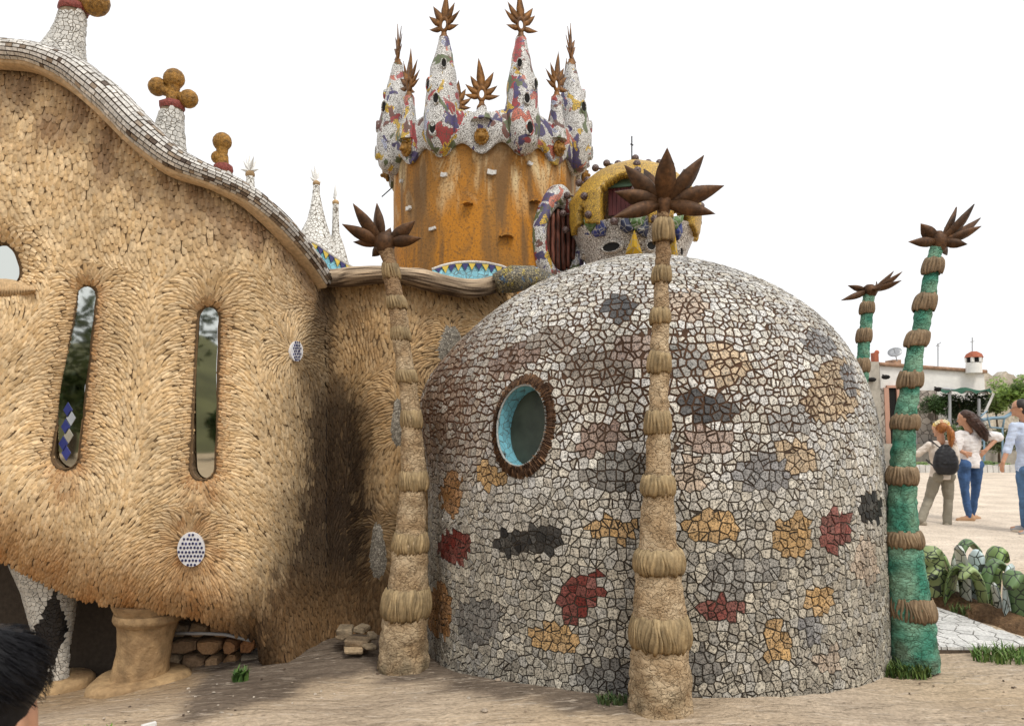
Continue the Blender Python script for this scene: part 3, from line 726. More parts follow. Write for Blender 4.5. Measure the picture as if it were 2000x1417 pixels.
# dark underside of the house, back wall of the undercroft
m = MB(); und = []
for i in range(30):
    x = -220 + 740 * i / 29; p = S(x, ipl(x, BOT) - 3); und.append([p, p + Vector((0, 0.25, 0.06)), p + Vector((0, 1.6, 0.08))])
m.grid(und, (0.10, 0.07, 0.045)); m.build('ceiling', M['wall'], house)

# pillars under the house; sections (row, left, right) read as ellipses round an upright axis
def sections(secs, Y, n=20, sub=4, ry=1.0):
    out = []
    ys = [s[0] for s in secs]
    k = (len(secs) - 1) * sub
    for i in range(k + 1):
        y = lerp(0, len(secs) - 1, i / k); py = float(np.interp(y, range(len(secs)), ys))
        xl = float(np.interp(py, ys, [s[1] for s in secs])) if ys[0] < ys[-1] else float(np.interp(-py, [-q for q in ys], [s[1] for s in secs]))
        xr = float(np.interp(py, ys, [s[2] for s in secs])) if ys[0] < ys[-1] else float(np.interp(-py, [-q for q in ys], [s[2] for s in secs]))
        a = at(xl, py, Y); b_ = at(xr, py, Y); out.append(((a + b_) / 2, (b_ - a).length / 2))
    return out
def lathe(mb, sec, n=20, c=None, disp=0.0, fq=12, ry=1.0, cap=True, flute=None):
    rows = []
    for i, (p, r) in enumerate(sec):
        row = []
        for k in range(n):
            a = 2 * math.pi * k / n; rr = r
            d = Vector((math.sin(a), -math.cos(a) * ry, 0))
            if disp: rr += disp * (noise.noise((p + d * r) * fq) + 0.5 * noise.noise((p + d * r) * fq * 2.3))
            if flute: rr += flute(i, a, r)
            row.append(p + d * rr)
        rows.append(row)
    b0 = len(mb.v); mb.grid(rows, c, wrap=True)
    if cap: mb.add(rows[0], [tuple(range(n))], c); mb.add(rows[-1], [tuple(range(n))[::-1]], c)
pl = MB(); sec = sections([(1172, 222, 366), (1192, 231, 354), (1225, 235, 342), (1255, 234, 333), (1290, 228, 328), (1320, 220, 326), (1350, 212, 326)], 5.35)
lathe(pl, sec, 28, None, 0.006, 9); po = pl.build('pillar', M['column'], house, True)
pl = MB(); sec = sections([(1192, 229, 356), (1205, 230, 351), (1213, 232, 347)], 5.335, sub=3); lathe(pl, [(p, r * (1.0 + 0.06 * math.sin(math.pi * i / (len(sec) - 1)))) for i, (p, r) in enumerate(sec)], 28, None, 0.008, 14); pl.build('capital', M['column'], po, True)
pl = MB(); fp = at(268, 1348, 5.33) + Vector((0, 0, 0.05)); rows = []
for z, k in ((-0.06, 1.12), (0.01, 1.12), (0.045, 1.08), (0.06, 0.98), (0.062, 0.1)):
    rows.append([fp + Vector(((0.295 + 0.03 * math.sin(3 * a + 1)) * k * math.cos(a), (0.27 + 0.03 * math.sin(2 * a)) * k * math.sin(a), z + 0.01 * math.cos(a))) for a in [2 * math.pi * q / 40 for q in range(40)]])
pl.grid(rows, None, wrap=True); pl.build('foot', M['column'], po, True)
csec = [(1085, 26, 170), (1150, 50, 148), (1220, 66, 138), (1262, 74, 134), (1300, 92, 133), (1335, 96, 132)]
pl = MB(); sec = sections(csec, 5.40); lathe(pl, [(p, r * 0.985) for p, r in sec], 24, (0.05, 0.04, 0.03)); p2 = pl.build('pillar', M['grout'], house, True)
prof = [(p.z, r) for p, r in sec][::-1]; zs = [p.z for p, r in sec][::-1]; xs = [p.x for p, r in sec][::-1]
def ccol(w):
    x, y = pix(w); hw = ipl(y, [(1150, 0), (1228, 34), (1300, 0)]); cx = ipl(y, [(1150, 108), (1228, 100), (1300, 104)])
    return (0.012, 0.012, 0.014) if abs(x - cx) < hw else mulc((0.56, 0.53, 0.47), (rnd(.8, 1.1),) * 3)
pcs = lathe_mosaic(prof, lambda z: (float(np.interp(z, zs, xs)), 5.40), R(-85), R(120), 0.032, 0.0022, 0.003, ccol)
pieces_out(pcs, 'chip', 'chips', M['glaze'], p2, 300)
pl = MB(); fp = at(118, 1332, 5.42); rows = []
for z, k in ((-0.05, 1.1), (0.02, 1.1), (0.04, 1.0), (0.042, 0.1)): rows.append([fp + Vector((0.2 * k * math.cos(a), 0.2 * k * math.sin(a), z)) for a in [2 * math.pi * q / 28 for q in range(28)]])
pl.grid(rows, None, wrap=True); pl.build('foot', M['column'], p2, True)

# rubble wall at the back of the undercroft, with a conduit
rw = empty('rubble_wall', at(430, 1290, 5.9), 'rough rubble stone wall in the dark under the scaly house', 'wall')
m = MB(); m.box((-6, 5.70, -0.6), (-2.0, 5.9, 0.75), (0.06, 0.045, 0.032)); m.build('mortar', M['wall'], rw)
ys = [1310, 1276, 1244, 1212, 1180, 1148, 1120]
for i in range(len(ys) - 1):
    x = 318 + rnd(0, 20)
    while x < 500:
        w = rnd(30, 56); v = MB(); a, b_ = at(x + 1.5, ys[i] - 2, 5.62), at(x + w - 1.5, ys[i + 1] + 2, 5.62)
        c = (a + b_) / 2; hw, hh = (b_.x - a.x) / 2, (b_.z - a.z) / 2
        pts = []; nn = random.choice((5, 6, 7)); a0 = rnd(0, 6)
        for k in range(nn):
            an = a0 + 2 * math.pi * k / nn; s_ = 1 / max(abs(math.cos(an)), abs(math.sin(an))) ; s_ = lerp(1, s_, 0.9) * rnd(0.95, 1.06)
            pts.append((hw * s_ * math.cos(an), hh * s_ * math.sin(an)))
        d = rnd(0.02, 0.06)
        f1 = [c + Vector((q[0] * 0.85, -d + rnd(-.012, .012), q[1] * 0.85)) for q in pts]; f0 = [c + Vector((q[0], -d * 0.4, q[1])) for q in pts]; f2 = [c + Vector((q[0], 0.10, q[1])) for q in pts]
        cc = mixc((0.34, 0.20, 0.10), random.choice(((0.42, 0.33, 0.22), (0.38, 0.17, 0.07), (0.28, 0.23, 0.17))), random.random())
        v.add(f1 + f0 + f2, [tuple(range(nn))[::-1]] + [(k, k + nn, (k + 1) % nn + nn, (k + 1) % nn) for k in range(nn)] + [(k + nn, k + 2 * nn, (k + 1) % nn + 2 * nn, (k + 1) % nn + nn) for k in range(nn)], cc)
        v.build('stone', M['stone'], rw); x += w
m = MB(); m.tube([at(330, 1236, 5.5), at(400, 1236, 5.5), at(440, 1238, 5.5), at(490, 1250, 5.45)], 0.012, 8, (0.4, 0.4, 0.4)); m.build('conduit', M['glaze'], rw, True)
# ------------------------------------------------------------------ mosaic dome
DCX, DCY, DR, DZ = 1.062, 5.9, 1.706, 2.878
dome = empty('mosaic_dome', (DCX, DCY, 0), 'large dome clad in speckled broken tile with one round window', 'dome')
def dent(u, z): return 0.15 * math.exp(-((u + 1.38) / 0.34) ** 2) * math.exp(-((z - 1.75) / 0.42) ** 2)
def dr(z):
    s = max(0, min(1, z / DZ)); return DR * max(0.0, 1 - s ** 5.278) ** (1 / 1.387)
zs = list(np.linspace(-0.30, 1.2, 25)) + [1.2 + (DZ - 1.2) * (1 - (1 - t) ** 1.8) for t in np.linspace(0, 1, 60)[1:]]
prof = [(float(z), dr(z)) for z in zs if dr(z) > 0.10]
def dpos(x, y, off=0.0):
    """point of the dome seen at a pixel of the photograph"""
    o = Vector((0, 0, CAMZ)); d = (at(x, y, 5) - o).normalized(); lo = None; t = 3.0
    while t < 9:
        p = o + d * t
        if p.z < DZ and math.hypot(p.x - DCX, p.y - DCY) < dr(p.z):
            a, b_ = t - 0.05, t
            for _ in range(25):
                m_ = (a + b_) / 2; p = o + d * m_
                if p.z < DZ and math.hypot(p.x - DCX, p.y - DCY) < dr(p.z): b_ = m_
                else: a = m_
            return o + d * (b_ - off)
        t += 0.05
    return None
WC = dpos(1020, 830); wn_ = Vector((WC.x - DCX, WC.y - DCY, 0)).normalized()
# window axis: outward, square to the shell
WT = Vector((-wn_.y, wn_.x, 0)).normalized(); WU = Vector((0, 0, 1))
e0, e1 = dr(WC.z - 0.03), dr(WC.z + 0.03); wtil = math.atan2(e0 - e1, 0.06)
WU = (Vector((0, 0, 1)) * math.cos(wtil) - wn_ * math.sin(wtil)).normalized(); WN = WT.cross(WU).normalized()
if WN.dot(wn_) < 0: WN = -WN
lp = dpos(962, 835); rp = dpos(1062, 830); tp_ = dpos(1020, 748); bp_ = dpos(1005, 912)
WA = abs((rp - lp).dot(WT)) / 2 * 0.92; WB = abs((tp_ - bp_).dot(WU)) / 2 * 0.96
def wloc(p): q = p - WC; return q.dot(WT) / WA, q.dot(WU) / WB, q.dot(WN)
def inwin(p, k): a, b_, c = wloc(p); return abs(c) < 0.5 and a * a + b_ * b_ < k * k
# shell of grout with the window hole
m = MB(); th = [2 * math.pi * k / 150 for k in range(150)]; P = []
for z, r in prof:
    P.append([Vector((DCX + (r + dent((a + math.pi) % (2 * math.pi) - math.pi, z)) * math.sin(a), DCY - (r + dent((a + math.pi) % (2 * math.pi) - math.pi, z)) * math.cos(a), z)) for a in th])
m.grid(P, None, wrap=True); m.add([P[-1][k] for k in range(150)], [tuple(range(150))]); m.f[-1] = m.f[-1]
ff = []; cc_ = []
for f in m.f:
    ctr = sum((Vector(m.v[i]) for i in f), Vector()) / len(f)
    if inwin(ctr, 1.12): continue
    x, y = pix(ctr); ff.append(f)
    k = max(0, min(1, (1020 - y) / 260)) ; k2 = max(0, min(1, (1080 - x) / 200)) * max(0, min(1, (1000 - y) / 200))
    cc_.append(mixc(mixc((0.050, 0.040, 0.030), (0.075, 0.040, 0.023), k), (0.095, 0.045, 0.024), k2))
m.f = ff; m.c = cc_; m.build('shell', M['grout'], dome, True)
PATCH = [  # centre, half axes, turn, colour
 (1210, 607, 36, 24, 10, 'charcoal'), (1378, 795, 70, 26, 8, 'charcoal'), (1205, 922, 68, 36, -10, 'dgrey'), (1490, 925, 62, 34, 5, 'bgrey'), (935, 1212, 42, 46, 30, 'dgrey'), (1190, 1322, 62, 30, 0, 'dgrey'), (1700, 990, 20, 30, 0, 'black'),
 (1585, 1230, 22, 30, 0, 'bgrey'), (1340, 705, 40, 30, 0, 'grey'), (1372, 1300, 34, 36, 0, 'dgrey'), (1598, 672, 32, 26, 30, 'bgrey'), (1420, 1130, 55, 42, 0, 'grey'), (1490, 1115, 34, 24, 0, 'grey'), (1655, 740, 16, 36, -20, 'bgrey'), (1545, 820, 45, 25, 0, 'lgrey'),
 (1030, 1055, 72, 26, -6, 'black'), (890, 1068, 33, 32, 0, 'red'), (1132, 1165, 54, 36, -52, 'red'), (1410, 1188, 44, 24, -8, 'red2'), (1630, 1035, 26, 40, 20, 'red2'),
 (1197, 1030, 54, 28, 0, 'orange'), (1385, 1030, 54, 30, -6, 'orange'), (1550, 1045, 36, 40, 0, 'orange'), (1080, 1245, 52, 28, 12, 'orange'), (1415, 715, 52, 38, 0, 'peach'), (1552, 895, 46, 30, 20, 'peach'), (960, 930, 32, 22, 40, 'orange'), (884, 965, 22, 44, 0, 'orange2'),
 (1622, 765, 50, 62, 20, 'peach'), (1600, 1170, 26, 32, 0, 'orange'), (1516, 1255, 24, 40, 0, 'orange'), (1345, 925, 30, 34, 0, 'peach2'), (1690, 1095, 26, 44, 0, 'peach2'), (1330, 600, 50, 30, 0, 'peach2'), (860, 1190, 22, 56, 0, 'orange2'), (1620, 1290, 30, 26, 0, 'peach2'),
 (1170, 722, 72, 34, 8, 'brown'), (1075, 665, 46, 24, 0, 'brown'), (1168, 860, 50, 34, -20, 'brown2'), (1010, 700, 60, 26, -30, 'brown2'), (1240, 690, 50, 40, 0, 'pink'), (1390, 860, 50, 24, 0, 'pink')]
PC = dict(charcoal=(0.075, 0.076, 0.08), dgrey=(0.13, 0.13, 0.13), bgrey=(0.23, 0.24, 0.27), grey=(0.30, 0.30, 0.29), lgrey=(0.42, 0.42, 0.42), black=(0.012, 0.012, 0.013), red=(0.20, 0.03, 0.022), red2=(0.27, 0.075, 0.06), orange=(0.62, 0.38, 0.15), orange2=(0.45, 0.21, 0.06), peach=(0.64, 0.44, 0.23), peach2=(0.62, 0.46, 0.33), brown=(0.30, 0.24, 0.19), brown2=(0.26, 0.13, 0.09), pink=(0.45, 0.30, 0.24))
def dcol(w):
    x, y = pix(w); v = rnd(0.74, 1.08); x += rnd(-4, 4); y += rnd(-4, 4)
    if w.y < DCY + 0.4:
        for cx, cy, rx, ry, tr, nm in PATCH:
            a = R(tr); dx, dy = x - cx, y - cy; u = (dx * math.cos(a) + dy * math.sin(a)) / rx; q = (-dx * math.sin(a) + dy * math.cos(a)) / ry
            if u * u + q * q < 1 + 0.14 * math.sin(3 * math.atan2(q, u) + cx): return mulc(mixc(PC[nm], random.choice(((0.62, 0.58, 0.50), (0.5, 0.45, 0.38))), (0.05 if nm in ('red', 'black', 'charcoal', 'red2') else 0.12 if 'orange' in nm else 0.36) + rnd(-.05, .1)), (v, v, v))
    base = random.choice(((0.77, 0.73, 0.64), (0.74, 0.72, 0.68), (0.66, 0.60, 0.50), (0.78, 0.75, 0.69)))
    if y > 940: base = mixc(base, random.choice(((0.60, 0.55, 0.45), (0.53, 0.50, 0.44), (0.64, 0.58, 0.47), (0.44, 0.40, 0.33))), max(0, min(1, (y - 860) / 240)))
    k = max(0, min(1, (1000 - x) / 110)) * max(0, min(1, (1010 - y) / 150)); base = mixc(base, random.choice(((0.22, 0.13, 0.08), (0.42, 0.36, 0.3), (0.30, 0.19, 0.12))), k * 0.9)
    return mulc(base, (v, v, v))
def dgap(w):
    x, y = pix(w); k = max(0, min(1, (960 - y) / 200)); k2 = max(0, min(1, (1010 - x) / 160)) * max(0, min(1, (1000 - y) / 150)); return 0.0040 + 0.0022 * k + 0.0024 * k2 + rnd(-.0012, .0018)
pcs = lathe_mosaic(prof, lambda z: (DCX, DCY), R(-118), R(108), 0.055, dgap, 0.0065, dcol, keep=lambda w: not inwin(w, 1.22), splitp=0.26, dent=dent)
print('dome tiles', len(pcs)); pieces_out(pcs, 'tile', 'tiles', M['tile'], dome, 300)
# round window: fringe of short cement straws, cyan mosaic reveal, dull pane
def wpt(u, r, h): return WC + WT * (math.cos(u) * WA * r) + WU * (math.sin(u) * WB * r) + WN * h
def shellh(u, r):
    p = wpt(u, r, 0); return math.hypot(p.x - DCX, p.y - DCY), p
def onshell(u, r, h):
    p = wpt(u, r, 0)
    for _ in range(6):
        e = math.hypot(p.x - DCX, p.y - DCY) - dr(p.z); p = p - WN * e
    return p + WN * h
win = MB(); NW = 64; us = [2 * math.pi * k / NW for k in range(NW)]
win.grid([[onshell(u, 1.27, -0.01) for u in us], [onshell(u, 1.20, 0.024) for u in us], [onshell(u, 1.08, 0.030) for u in us], [onshell(u, 1.0, 0.012) for u in us]], (0.07, 0.038, 0.022), wrap=True)
rwin = win.build('round_window', M['grout'], dome, True)
pcs = []
for ring in range(3):
    for k in range(150):
        u = 2 * math.pi * (k + rnd(-.3, .3)) / 150; r0 = 1.01 + 0.07 * ring + rnd(-.02, .02); r1 = r0 + rnd(0.10, 0.16); w = 0.010
        du = 0.55 * 2 * math.pi / 150; h = 0.030 + rnd(0, 0.016) - 0.006 * ring
        vs = [onshell(u - du, r0, h * 0.5), onshell(u, r0, h + 0.006), onshell(u + du, r0, h * 0.5), onshell(u - du * 0.8, r1, h * 0.2), onshell(u, r1, h * 0.75), onshell(u + du * 0.8, r1, h * 0.2)]
        c = mixc((0.05, 0.026, 0.015), (0.25, 0.14, 0.075), random.random() ** 1.7)
        pcs.append((vs, [(0, 1, 4, 3), (1, 2, 5, 4), (3, 4, 5)], c, 1 + random.random()))
pieces_out(pcs, 'straw', 'straws', M['scale'], rwin, 0)
m = MB(); DEP = 0.13
m.grid([[onshell(u, 1.02, 0.02) for u in us], [wpt(u, 0.97, -0.06) for u in us], [wpt(u, 0.95, -DEP) for u in us]], None, wrap=True); m.build('reveal', M['cyan'], rwin, True)
m = MB(); m.add([wpt(u, 0.965, -DEP + 0.012) for u in us], [tuple(range(NW))]); m.build('pane', M['greenglass'], rwin)
m = MB(); m.tube([onshell(u, 1.0, 0.022) for u in us] + [onshell(us[0], 1.0, 0.022)], 0.008, 6, (0.4, 0.42, 0.40)); m.build('rim', M['bandtile'], rwin, True)

# ------------------------------------------------------------------ palm columns
def leaf_mesh(base, tip, width, up, curve=0.12, thick=0.008, c=(1, 1, 1)):
    base = Vector(base); tip = Vector(tip); ax = tip - base; L = ax.length; ax.normalize()
    sd_ = ax.cross(up)
    sd_ = sd_.normalized() if sd_.length > 1e-4 else Vector((1, 0, 0)); nn = sd_.cross(ax).normalized(); m = MB(); A = []; B_ = []
    for i in range(9):
        t = i / 8; w = width * (0.30 + 2.6 * t) * (1 - t) ** 0.72 / 1.05 if t < 1 else 0.0
        w = width * ipl(t, [(0, 0.42), (0.2, 0.75), (0.42, 1.0), (0.62, 0.84), (0.8, 0.5), (0.92, 0.2), (1, 0.0)])
        c0 = base + ax * (L * t) - nn * (curve * L * math.sin(math.pi * t) ) * 0.9
        A.append([c0 - sd_ * w * 0.5 + nn * w * 0.22, c0 - nn * 0.0, c0 + sd_ * w * 0.5 + nn * w * 0.22])
        B_.append([q - nn * thick for q in A[-1]])
    ring = [[a[0], a[1], a[2], b_[2], b_[1], b_[0]] for a, b_ in zip(A, B_)]
    m.grid(ring, c, wrap=True); m.add(ring[0], [(5, 4, 3, 2, 1, 0)], c); return m
def palm(name, Y, trunk, collars, head, leaves, label, tcol, ccol_, lw, lab_leafdepth=0.25, topmat=None):
    base = at((trunk[0][1] + trunk[0][2]) / 2, trunk[0][0], Y)
    p = empty(name, base, label, 'palm sculpture', 'cement palm columns with rusty metal leaves')
    sec = sections(trunk, Y, sub=1); ps = [q[0] for q in sec]; rs = [q[1] for q in sec]
    L = [0]
    for a, b_ in zip(ps, ps[1:]): L.append(L[-1] + (b_ - a).length)
    def axis(s): return Vector([float(np.interp(s, L, [q[i] for q in ps])) for i in range(3)]), float(np.interp(s, L, rs))
    n = int(L[-1] / 0.016); rows = []; NA = 56
    for i in range(n + 1):
        s = L[-1] * i / n; c, r = axis(s); row = []
        for k in range(NA):
            a = 2 * math.pi * k / NA; d = Vector((math.sin(a), -math.cos(a), 0)); q = c + d * r
            v = noise.voronoi(Vector((a * r * 9, s * 12, 0)) + Vector((noise.noise(q * 7), noise.noise(q * 7 + Vector((5, 5, 5))), 0)) * 0.7)[0]
            h = 0.010 * min(1, (v[1] - v[0]) * 2.0) + 0.012 * noise.noise(q * 10) + 0.008 * noise.noise(q * 30)
            row.append(c + d * (r * 0.985 + h * (0.5 + r * 3.2) - 0.006))
        rows.append(row)
    m = MB(); m.grid(rows, None, wrap=True); m.c = []
    for i in range(n):
        for k in range(NA):
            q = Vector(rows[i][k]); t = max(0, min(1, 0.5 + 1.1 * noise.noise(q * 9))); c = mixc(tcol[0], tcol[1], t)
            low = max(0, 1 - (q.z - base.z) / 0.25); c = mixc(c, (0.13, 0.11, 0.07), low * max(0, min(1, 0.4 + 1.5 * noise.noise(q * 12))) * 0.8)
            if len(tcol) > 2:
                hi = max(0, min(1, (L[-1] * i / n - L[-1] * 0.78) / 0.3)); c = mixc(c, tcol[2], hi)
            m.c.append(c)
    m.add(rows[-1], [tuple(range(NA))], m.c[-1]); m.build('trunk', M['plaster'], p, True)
    for (yb, xl, xr, yt) in collars:
        cb = at((xl + xr) / 2, yb, Y); ct = at((xl + xr) / 2, yt, Y); hgt = ct.z - cb.z; Rm = (at(xr, (yb + yt) / 2, Y) - at(xl, (yb + yt) / 2, Y)).length / 2
        # follow the lean of the trunk
        zc = [q.z for q in ps]; ax_b = Vector([float(np.interp(cb.z, zc, [q[i] for q in ps])) for i in range(2)] + [cb.z]); ax_t = Vector([float(np.interp(ct.z, zc, [q[i] for q in ps])) for i in range(2)] + [ct.z]); rt = float(np.interp(ct.z, zc, rs)); Rm = max(Rm, 1.10 * float(np.interp((cb.z + ct.z) / 2, zc, rs))); rb = float(np.interp(cb.z, zc, rs))
        mid = (ax_b + ax_t) / 2; sh = Vector((cb.x - mid.x, 0, 0)) * 0.7
        nf = max(16, int(2 * math.pi * Rm / 0.023)); NA2 = nf * 4; rows = []; ph = [rnd(-0.5, 0.5) for _ in range(nf)]; hem = [rnd(-0.5, 1) for _ in range(nf)]; dep = [rnd(0.5, 1.3) for _ in range(nf)]
        for i in range(13):
            t = i / 12.0; c = ax_b.lerp(ax_t, t) + sh; prof_ = ipl(t, [(0, 0.90), (0.12, 1.0), (0.35, 1.03), (0.62, 1.0), (0.86, 0.93), (1.0, rt / Rm * 1.01)]); row = []
            for k in range(NA2):
                f = int(k / 4) % nf; a = 2 * math.pi * (k / NA2) + 0.06 * math.sin(5 * t + f) ; w = (k % 4) / 4.0
                rid = abs(math.sin(math.pi * w)) ** 0.6; z = 0
                if i <= 1: z = -hem[f] * 0.012 * (1 if i == 0 else 0.4)
                if i >= 11: z = hem[(f * 7) % nf] * 0.010
                r_ = Rm * 0.985 * prof_ - 0.017 * (1 - rid) * dep[f] * (0.35 + 0.65 * math.sin(math.pi * min(1, t + 0.12))) + 0.004 * ph[f]
                row.append(c + Vector((math.sin(a) * r_, -math.cos(a) * r_, z)))
            rows.append(row)
        under = [ax_b + sh * 0.5 + Vector((math.sin(2 * math.pi * k / NA2) * rb * 0.9, -math.cos(2 * math.pi * k / NA2) * rb * 0.9, 0.02)) for k in range(NA2)]
        m = MB(); m.grid([under] + rows, None, wrap=True); m.c = []
        for i in range(13):
            for k in range(NA2):
                w = (k % 4) / 4.0; t = i / 12; v = 0.8 + 0.25 * ph[int(k / 4) % nf]
                c = mixc(ccol_[0], ccol_[1], max(0, min(1, 0.25 + 0.8 * t + 0.3 * noise.noise(Vector((k * 0.3, i * 0.5, yb)))))); m.c.append(mulc(c, (v, v, v)))
        m.build('collar', M['collar'], p, True)
    # crown of leaves: from the head, each to its own tip
    hx, hy = head; hc = at(hx, hy, Y); hb = MB(); rr = rs[-1] * 1.15
    lathe(hb, [(hc + Vector((0, 0, -0.05)), rr * 0.8), (hc + Vector((0, 0, 0.0)), rr * 1.15), (hc + Vector((0, 0, 0.05)), rr * 1.1), (hc + Vector((0, 0, 0.085)), rr * 0.5)], 16); hb.build('leaf_hub', M['rust'], p, True)
    for (tx, ty, dy, w) in leaves:
        tip = at(tx, ty, Y + dy); d = (tip - hc); d2 = Vector((d.x, d.y, 0)); d2 = d2.normalized() if d2.length > 1e-3 else Vector((0, -1, 0))
        b_ = hc + d2 * rr * 0.35 + Vector((0, 0, 0.01)); up = Vector((0, 0.9, 0.35)) - d2 * 0.5
        mm = leaf_mesh(b_, tip, w * lw, up, 0.10); mm.build('leaf', M['rust'], p, True)
    return p
BEIGE = ((0.42, 0.305, 0.185), (0.56, 0.45, 0.31), (0.30, 0.20, 0.115)); TURQ = ((0.055, 0.26, 0.19), (0.22, 0.42, 0.31)); CB = ((0.24, 0.145, 0.055), (0.46, 0.34, 0.185)); CG = ((0.22, 0.135, 0.07), (0.35, 0.25, 0.15))
palm('stone_palm', 4.05,
  [(1388, 1226, 1352), (1330, 1229, 1350), (1262, 1233, 1345), (1190, 1237, 1339), (1120, 1241, 1331), (1060, 1247, 1324), (975, 1254, 1316), (920, 1258, 1313), (860, 1262, 1310), (800, 1265, 1308), (740, 1268, 1308), (680, 1270, 1308), (640, 1272, 1307), (560, 1275, 1308), (500, 1278, 1310), (425, 1281, 1310), (395, 1284, 1308)],
  [(1262, 1228, 1352, 1198), (1117, 1236, 1339, 1070), (966, 1250, 1321, 928), (846, 1257, 1312, 804), (728, 1263, 1312, 688), (632, 1267, 1311, 604), (553, 1272, 1313, 520), (472, 1273, 1318, 428)],
  (1296, 402), [(1303, 288, -0.16, 1.15), (1374, 303, -0.05, 1.0), (1414, 362, 0.0, 1.0), (1398, 418, -0.12, 0.8), (1335, 330, 0.22, 0.8), (1220, 322, 0.02, 1.0), (1259, 330, 0.20, 0.95), (1200, 374, -0.05, 0.95), (1196, 425, -0.12, 0.8)],
  'tall beige cement palm standing in front of the mosaic dome', BEIGE, CB, 0.106)
palm('stone_palm', 5.08,
  [(1303, 736, 838), (1260, 742, 837), (1200, 748, 838), (1130, 758, 838), (1080, 765, 836), (1000, 775, 833), (960, 780, 833), (900, 783, 832), (850, 783, 826), (790, 782, 821), (740, 775, 814), (680, 768, 803), (620, 760, 797), (560, 750, 786), (520, 745, 779), (500, 743, 772), (480, 736, 768)],
  [(1204, 743, 843, 1145), (1078, 764, 839, 1040), (957, 779, 839, 920), (836, 782, 826, 800), (748, 772, 816, 722), (665, 762, 803, 640), (604, 754, 796, 580), (545, 745, 783, 516)],
  (752, 478), [(690, 397, -0.05, 0.95), (737, 397, 0.02, 1.0), (668, 437, -0.04, 0.9), (690, 472, 0.10, 0.55), (811, 431, -0.02, 0.95), (824, 465, -0.10, 0.8), (707, 424, 0.22, 0.8), (763, 444, 0.25, 0.8), (728, 500, 0.20, 0.7)],
  'beige cement palm leaning against the corner between scaly house and dome', BEIGE, CB, 0.108)
palm('green_palm', 4.9,
  [(1300, 1735, 1832), (1220, 1737, 1824), (1150, 1733, 1811), (1075, 1732, 1799), (1025, 1732, 1791), (950, 1737, 1787), (900, 1741, 1788), (850, 1745, 1788), (800, 1750, 1792), (760, 1758, 1796), (715, 1765, 1801), (680, 1772, 1804), (635, 1783, 1816), (610, 1787, 1821), (570, 1797, 1829), (535, 1805, 1834), (500, 1812, 1839), (476, 1819, 1843)],
  [(1208, 1735, 1826, 1163), (1066, 1728, 1803, 1035), (944, 1732, 1793, 911), (838, 1741, 1796, 809), (757, 1754, 1802, 725), (677, 1769, 1814, 645), (606, 1785, 1829, 574), (534, 1802, 1843, 504)],
  (1833, 476), [(1902, 398, -0.02, 0.95), (1867, 404, 0.05, 0.95), (1798, 436, -0.02, 1.1), (1773, 472, -0.10, 0.8), (1914, 425, 0.12, 0.8), (1916, 441, -0.02, 0.8), (1890, 477, -0.06, 0.8), (1844, 444, 0.25, 0.9), (1848, 498, 0.20, 0.6)],
  'turquoise cement palm with brown collars right beside the dome', TURQ, CG, 0.088)
palm('green_palm', 8.5,
  [(1095, 1630, 1672), (1000, 1645, 1682), (900, 1656, 1688), (820, 1664, 1692), (740, 1672, 1696), (680, 1675, 1699), (630, 1680, 1703), (575, 1686, 1708)],
  [(1050, 1634, 1680, 1030), (930, 1648, 1690, 910), (830, 1658, 1698, 806), (726, 1666, 1699, 700), (668, 1672, 1703, 641), (613, 1679, 1708, 589)],
  (1699, 570), [(1641, 587, -0.10, 0.9), (1655, 557, 0.0, 0.9), (1745, 529, 0.05, 0.9), (1762, 530, -0.05, 0.9), (1761, 547, -0.15, 0.9), (1711, 549, 0.3, 0.8), (1722, 562, -0.2, 0.7)],
  'distant turquoise palm half hidden behind the mosaic dome', TURQ, CG, 0.088)

# ------------------------------------------------------------------ ochre tower with the patchwork crown
TX = at(948, 400, 10).x; TY = 10.0
def zat(y, Y): return at(948, y, Y).z
tower = empty('crown_tower', (TX, TY, 0), 'ochre round tower wearing a patchwork mosaic crown of spires', 'tower')
def tp3(th, r, z): return Vector((TX + r * math.sin(th), TY - r * math.cos(th), z))
mt, nt, b = new_mat('stained_ochre_render')
g = nt.nodes.new('ShaderNodeRGB'); g.outputs[0].default_value = (0.44, 0.175, 0.011, 1); c = g.outputs[0]
c = mixn(nt, ramp(nt, noisen(nt, 1.6, 6, (1.4, 1.4, 0.5)), [(0.44, 0.0), (0.56, 0.9)]), c, (0.30, 0.135, 0.022))
geo = nt.nodes.new('ShaderNodeTexCoord'); sep = nt.nodes.new('ShaderNodeSeparateXYZ'); nt.links.new(geo.outputs['Object'], sep.inputs[0])
mr = nt.nodes.new('ShaderNodeMapRange'); mr.inputs[1].default_value = 3.95; mr.inputs[2].default_value = 4.9; nt.links.new(sep.outputs['Z'], mr.inputs[0])
ad = nt.nodes.new('ShaderNodeMath'); ad.operation = 'MULTIPLY_ADD'; nt.links.new(noisen(nt, 1.9, 7, (2.0, 2.0, 0.55), dist=0.8), ad.inputs[0]); ad.inputs[1].default_value = 2.2; ad.inputs[2].default_value = -0.98
a2 = nt.nodes.new('ShaderNodeMath'); a2.operation = 'MULTIPLY'; nt.links.new(ad.outputs[0], a2.inputs[0]); nt.links.new(mr.outputs[0], a2.inputs[1])
c = mixn(nt, ramp(nt, a2.outputs[0], [(0.02, 0.0), (0.26, 0.95)]), c, (0.62, 0.49, 0.28))
c = mixn(nt, ramp(nt, noisen(nt, 1.7, 7, (2.6, 2.6, 0.40), (4, 1, 0), dist=0.6), [(0.50, 0.0), (0.63, 0.85)]), c, (0.15, 0.078, 0.026))
c = mixn(nt, ramp(nt, noisen(nt, 40, 3), [(0.54, 0.0), (0.60, 0.6)]), c, (0.13, 0.065, 0.018))
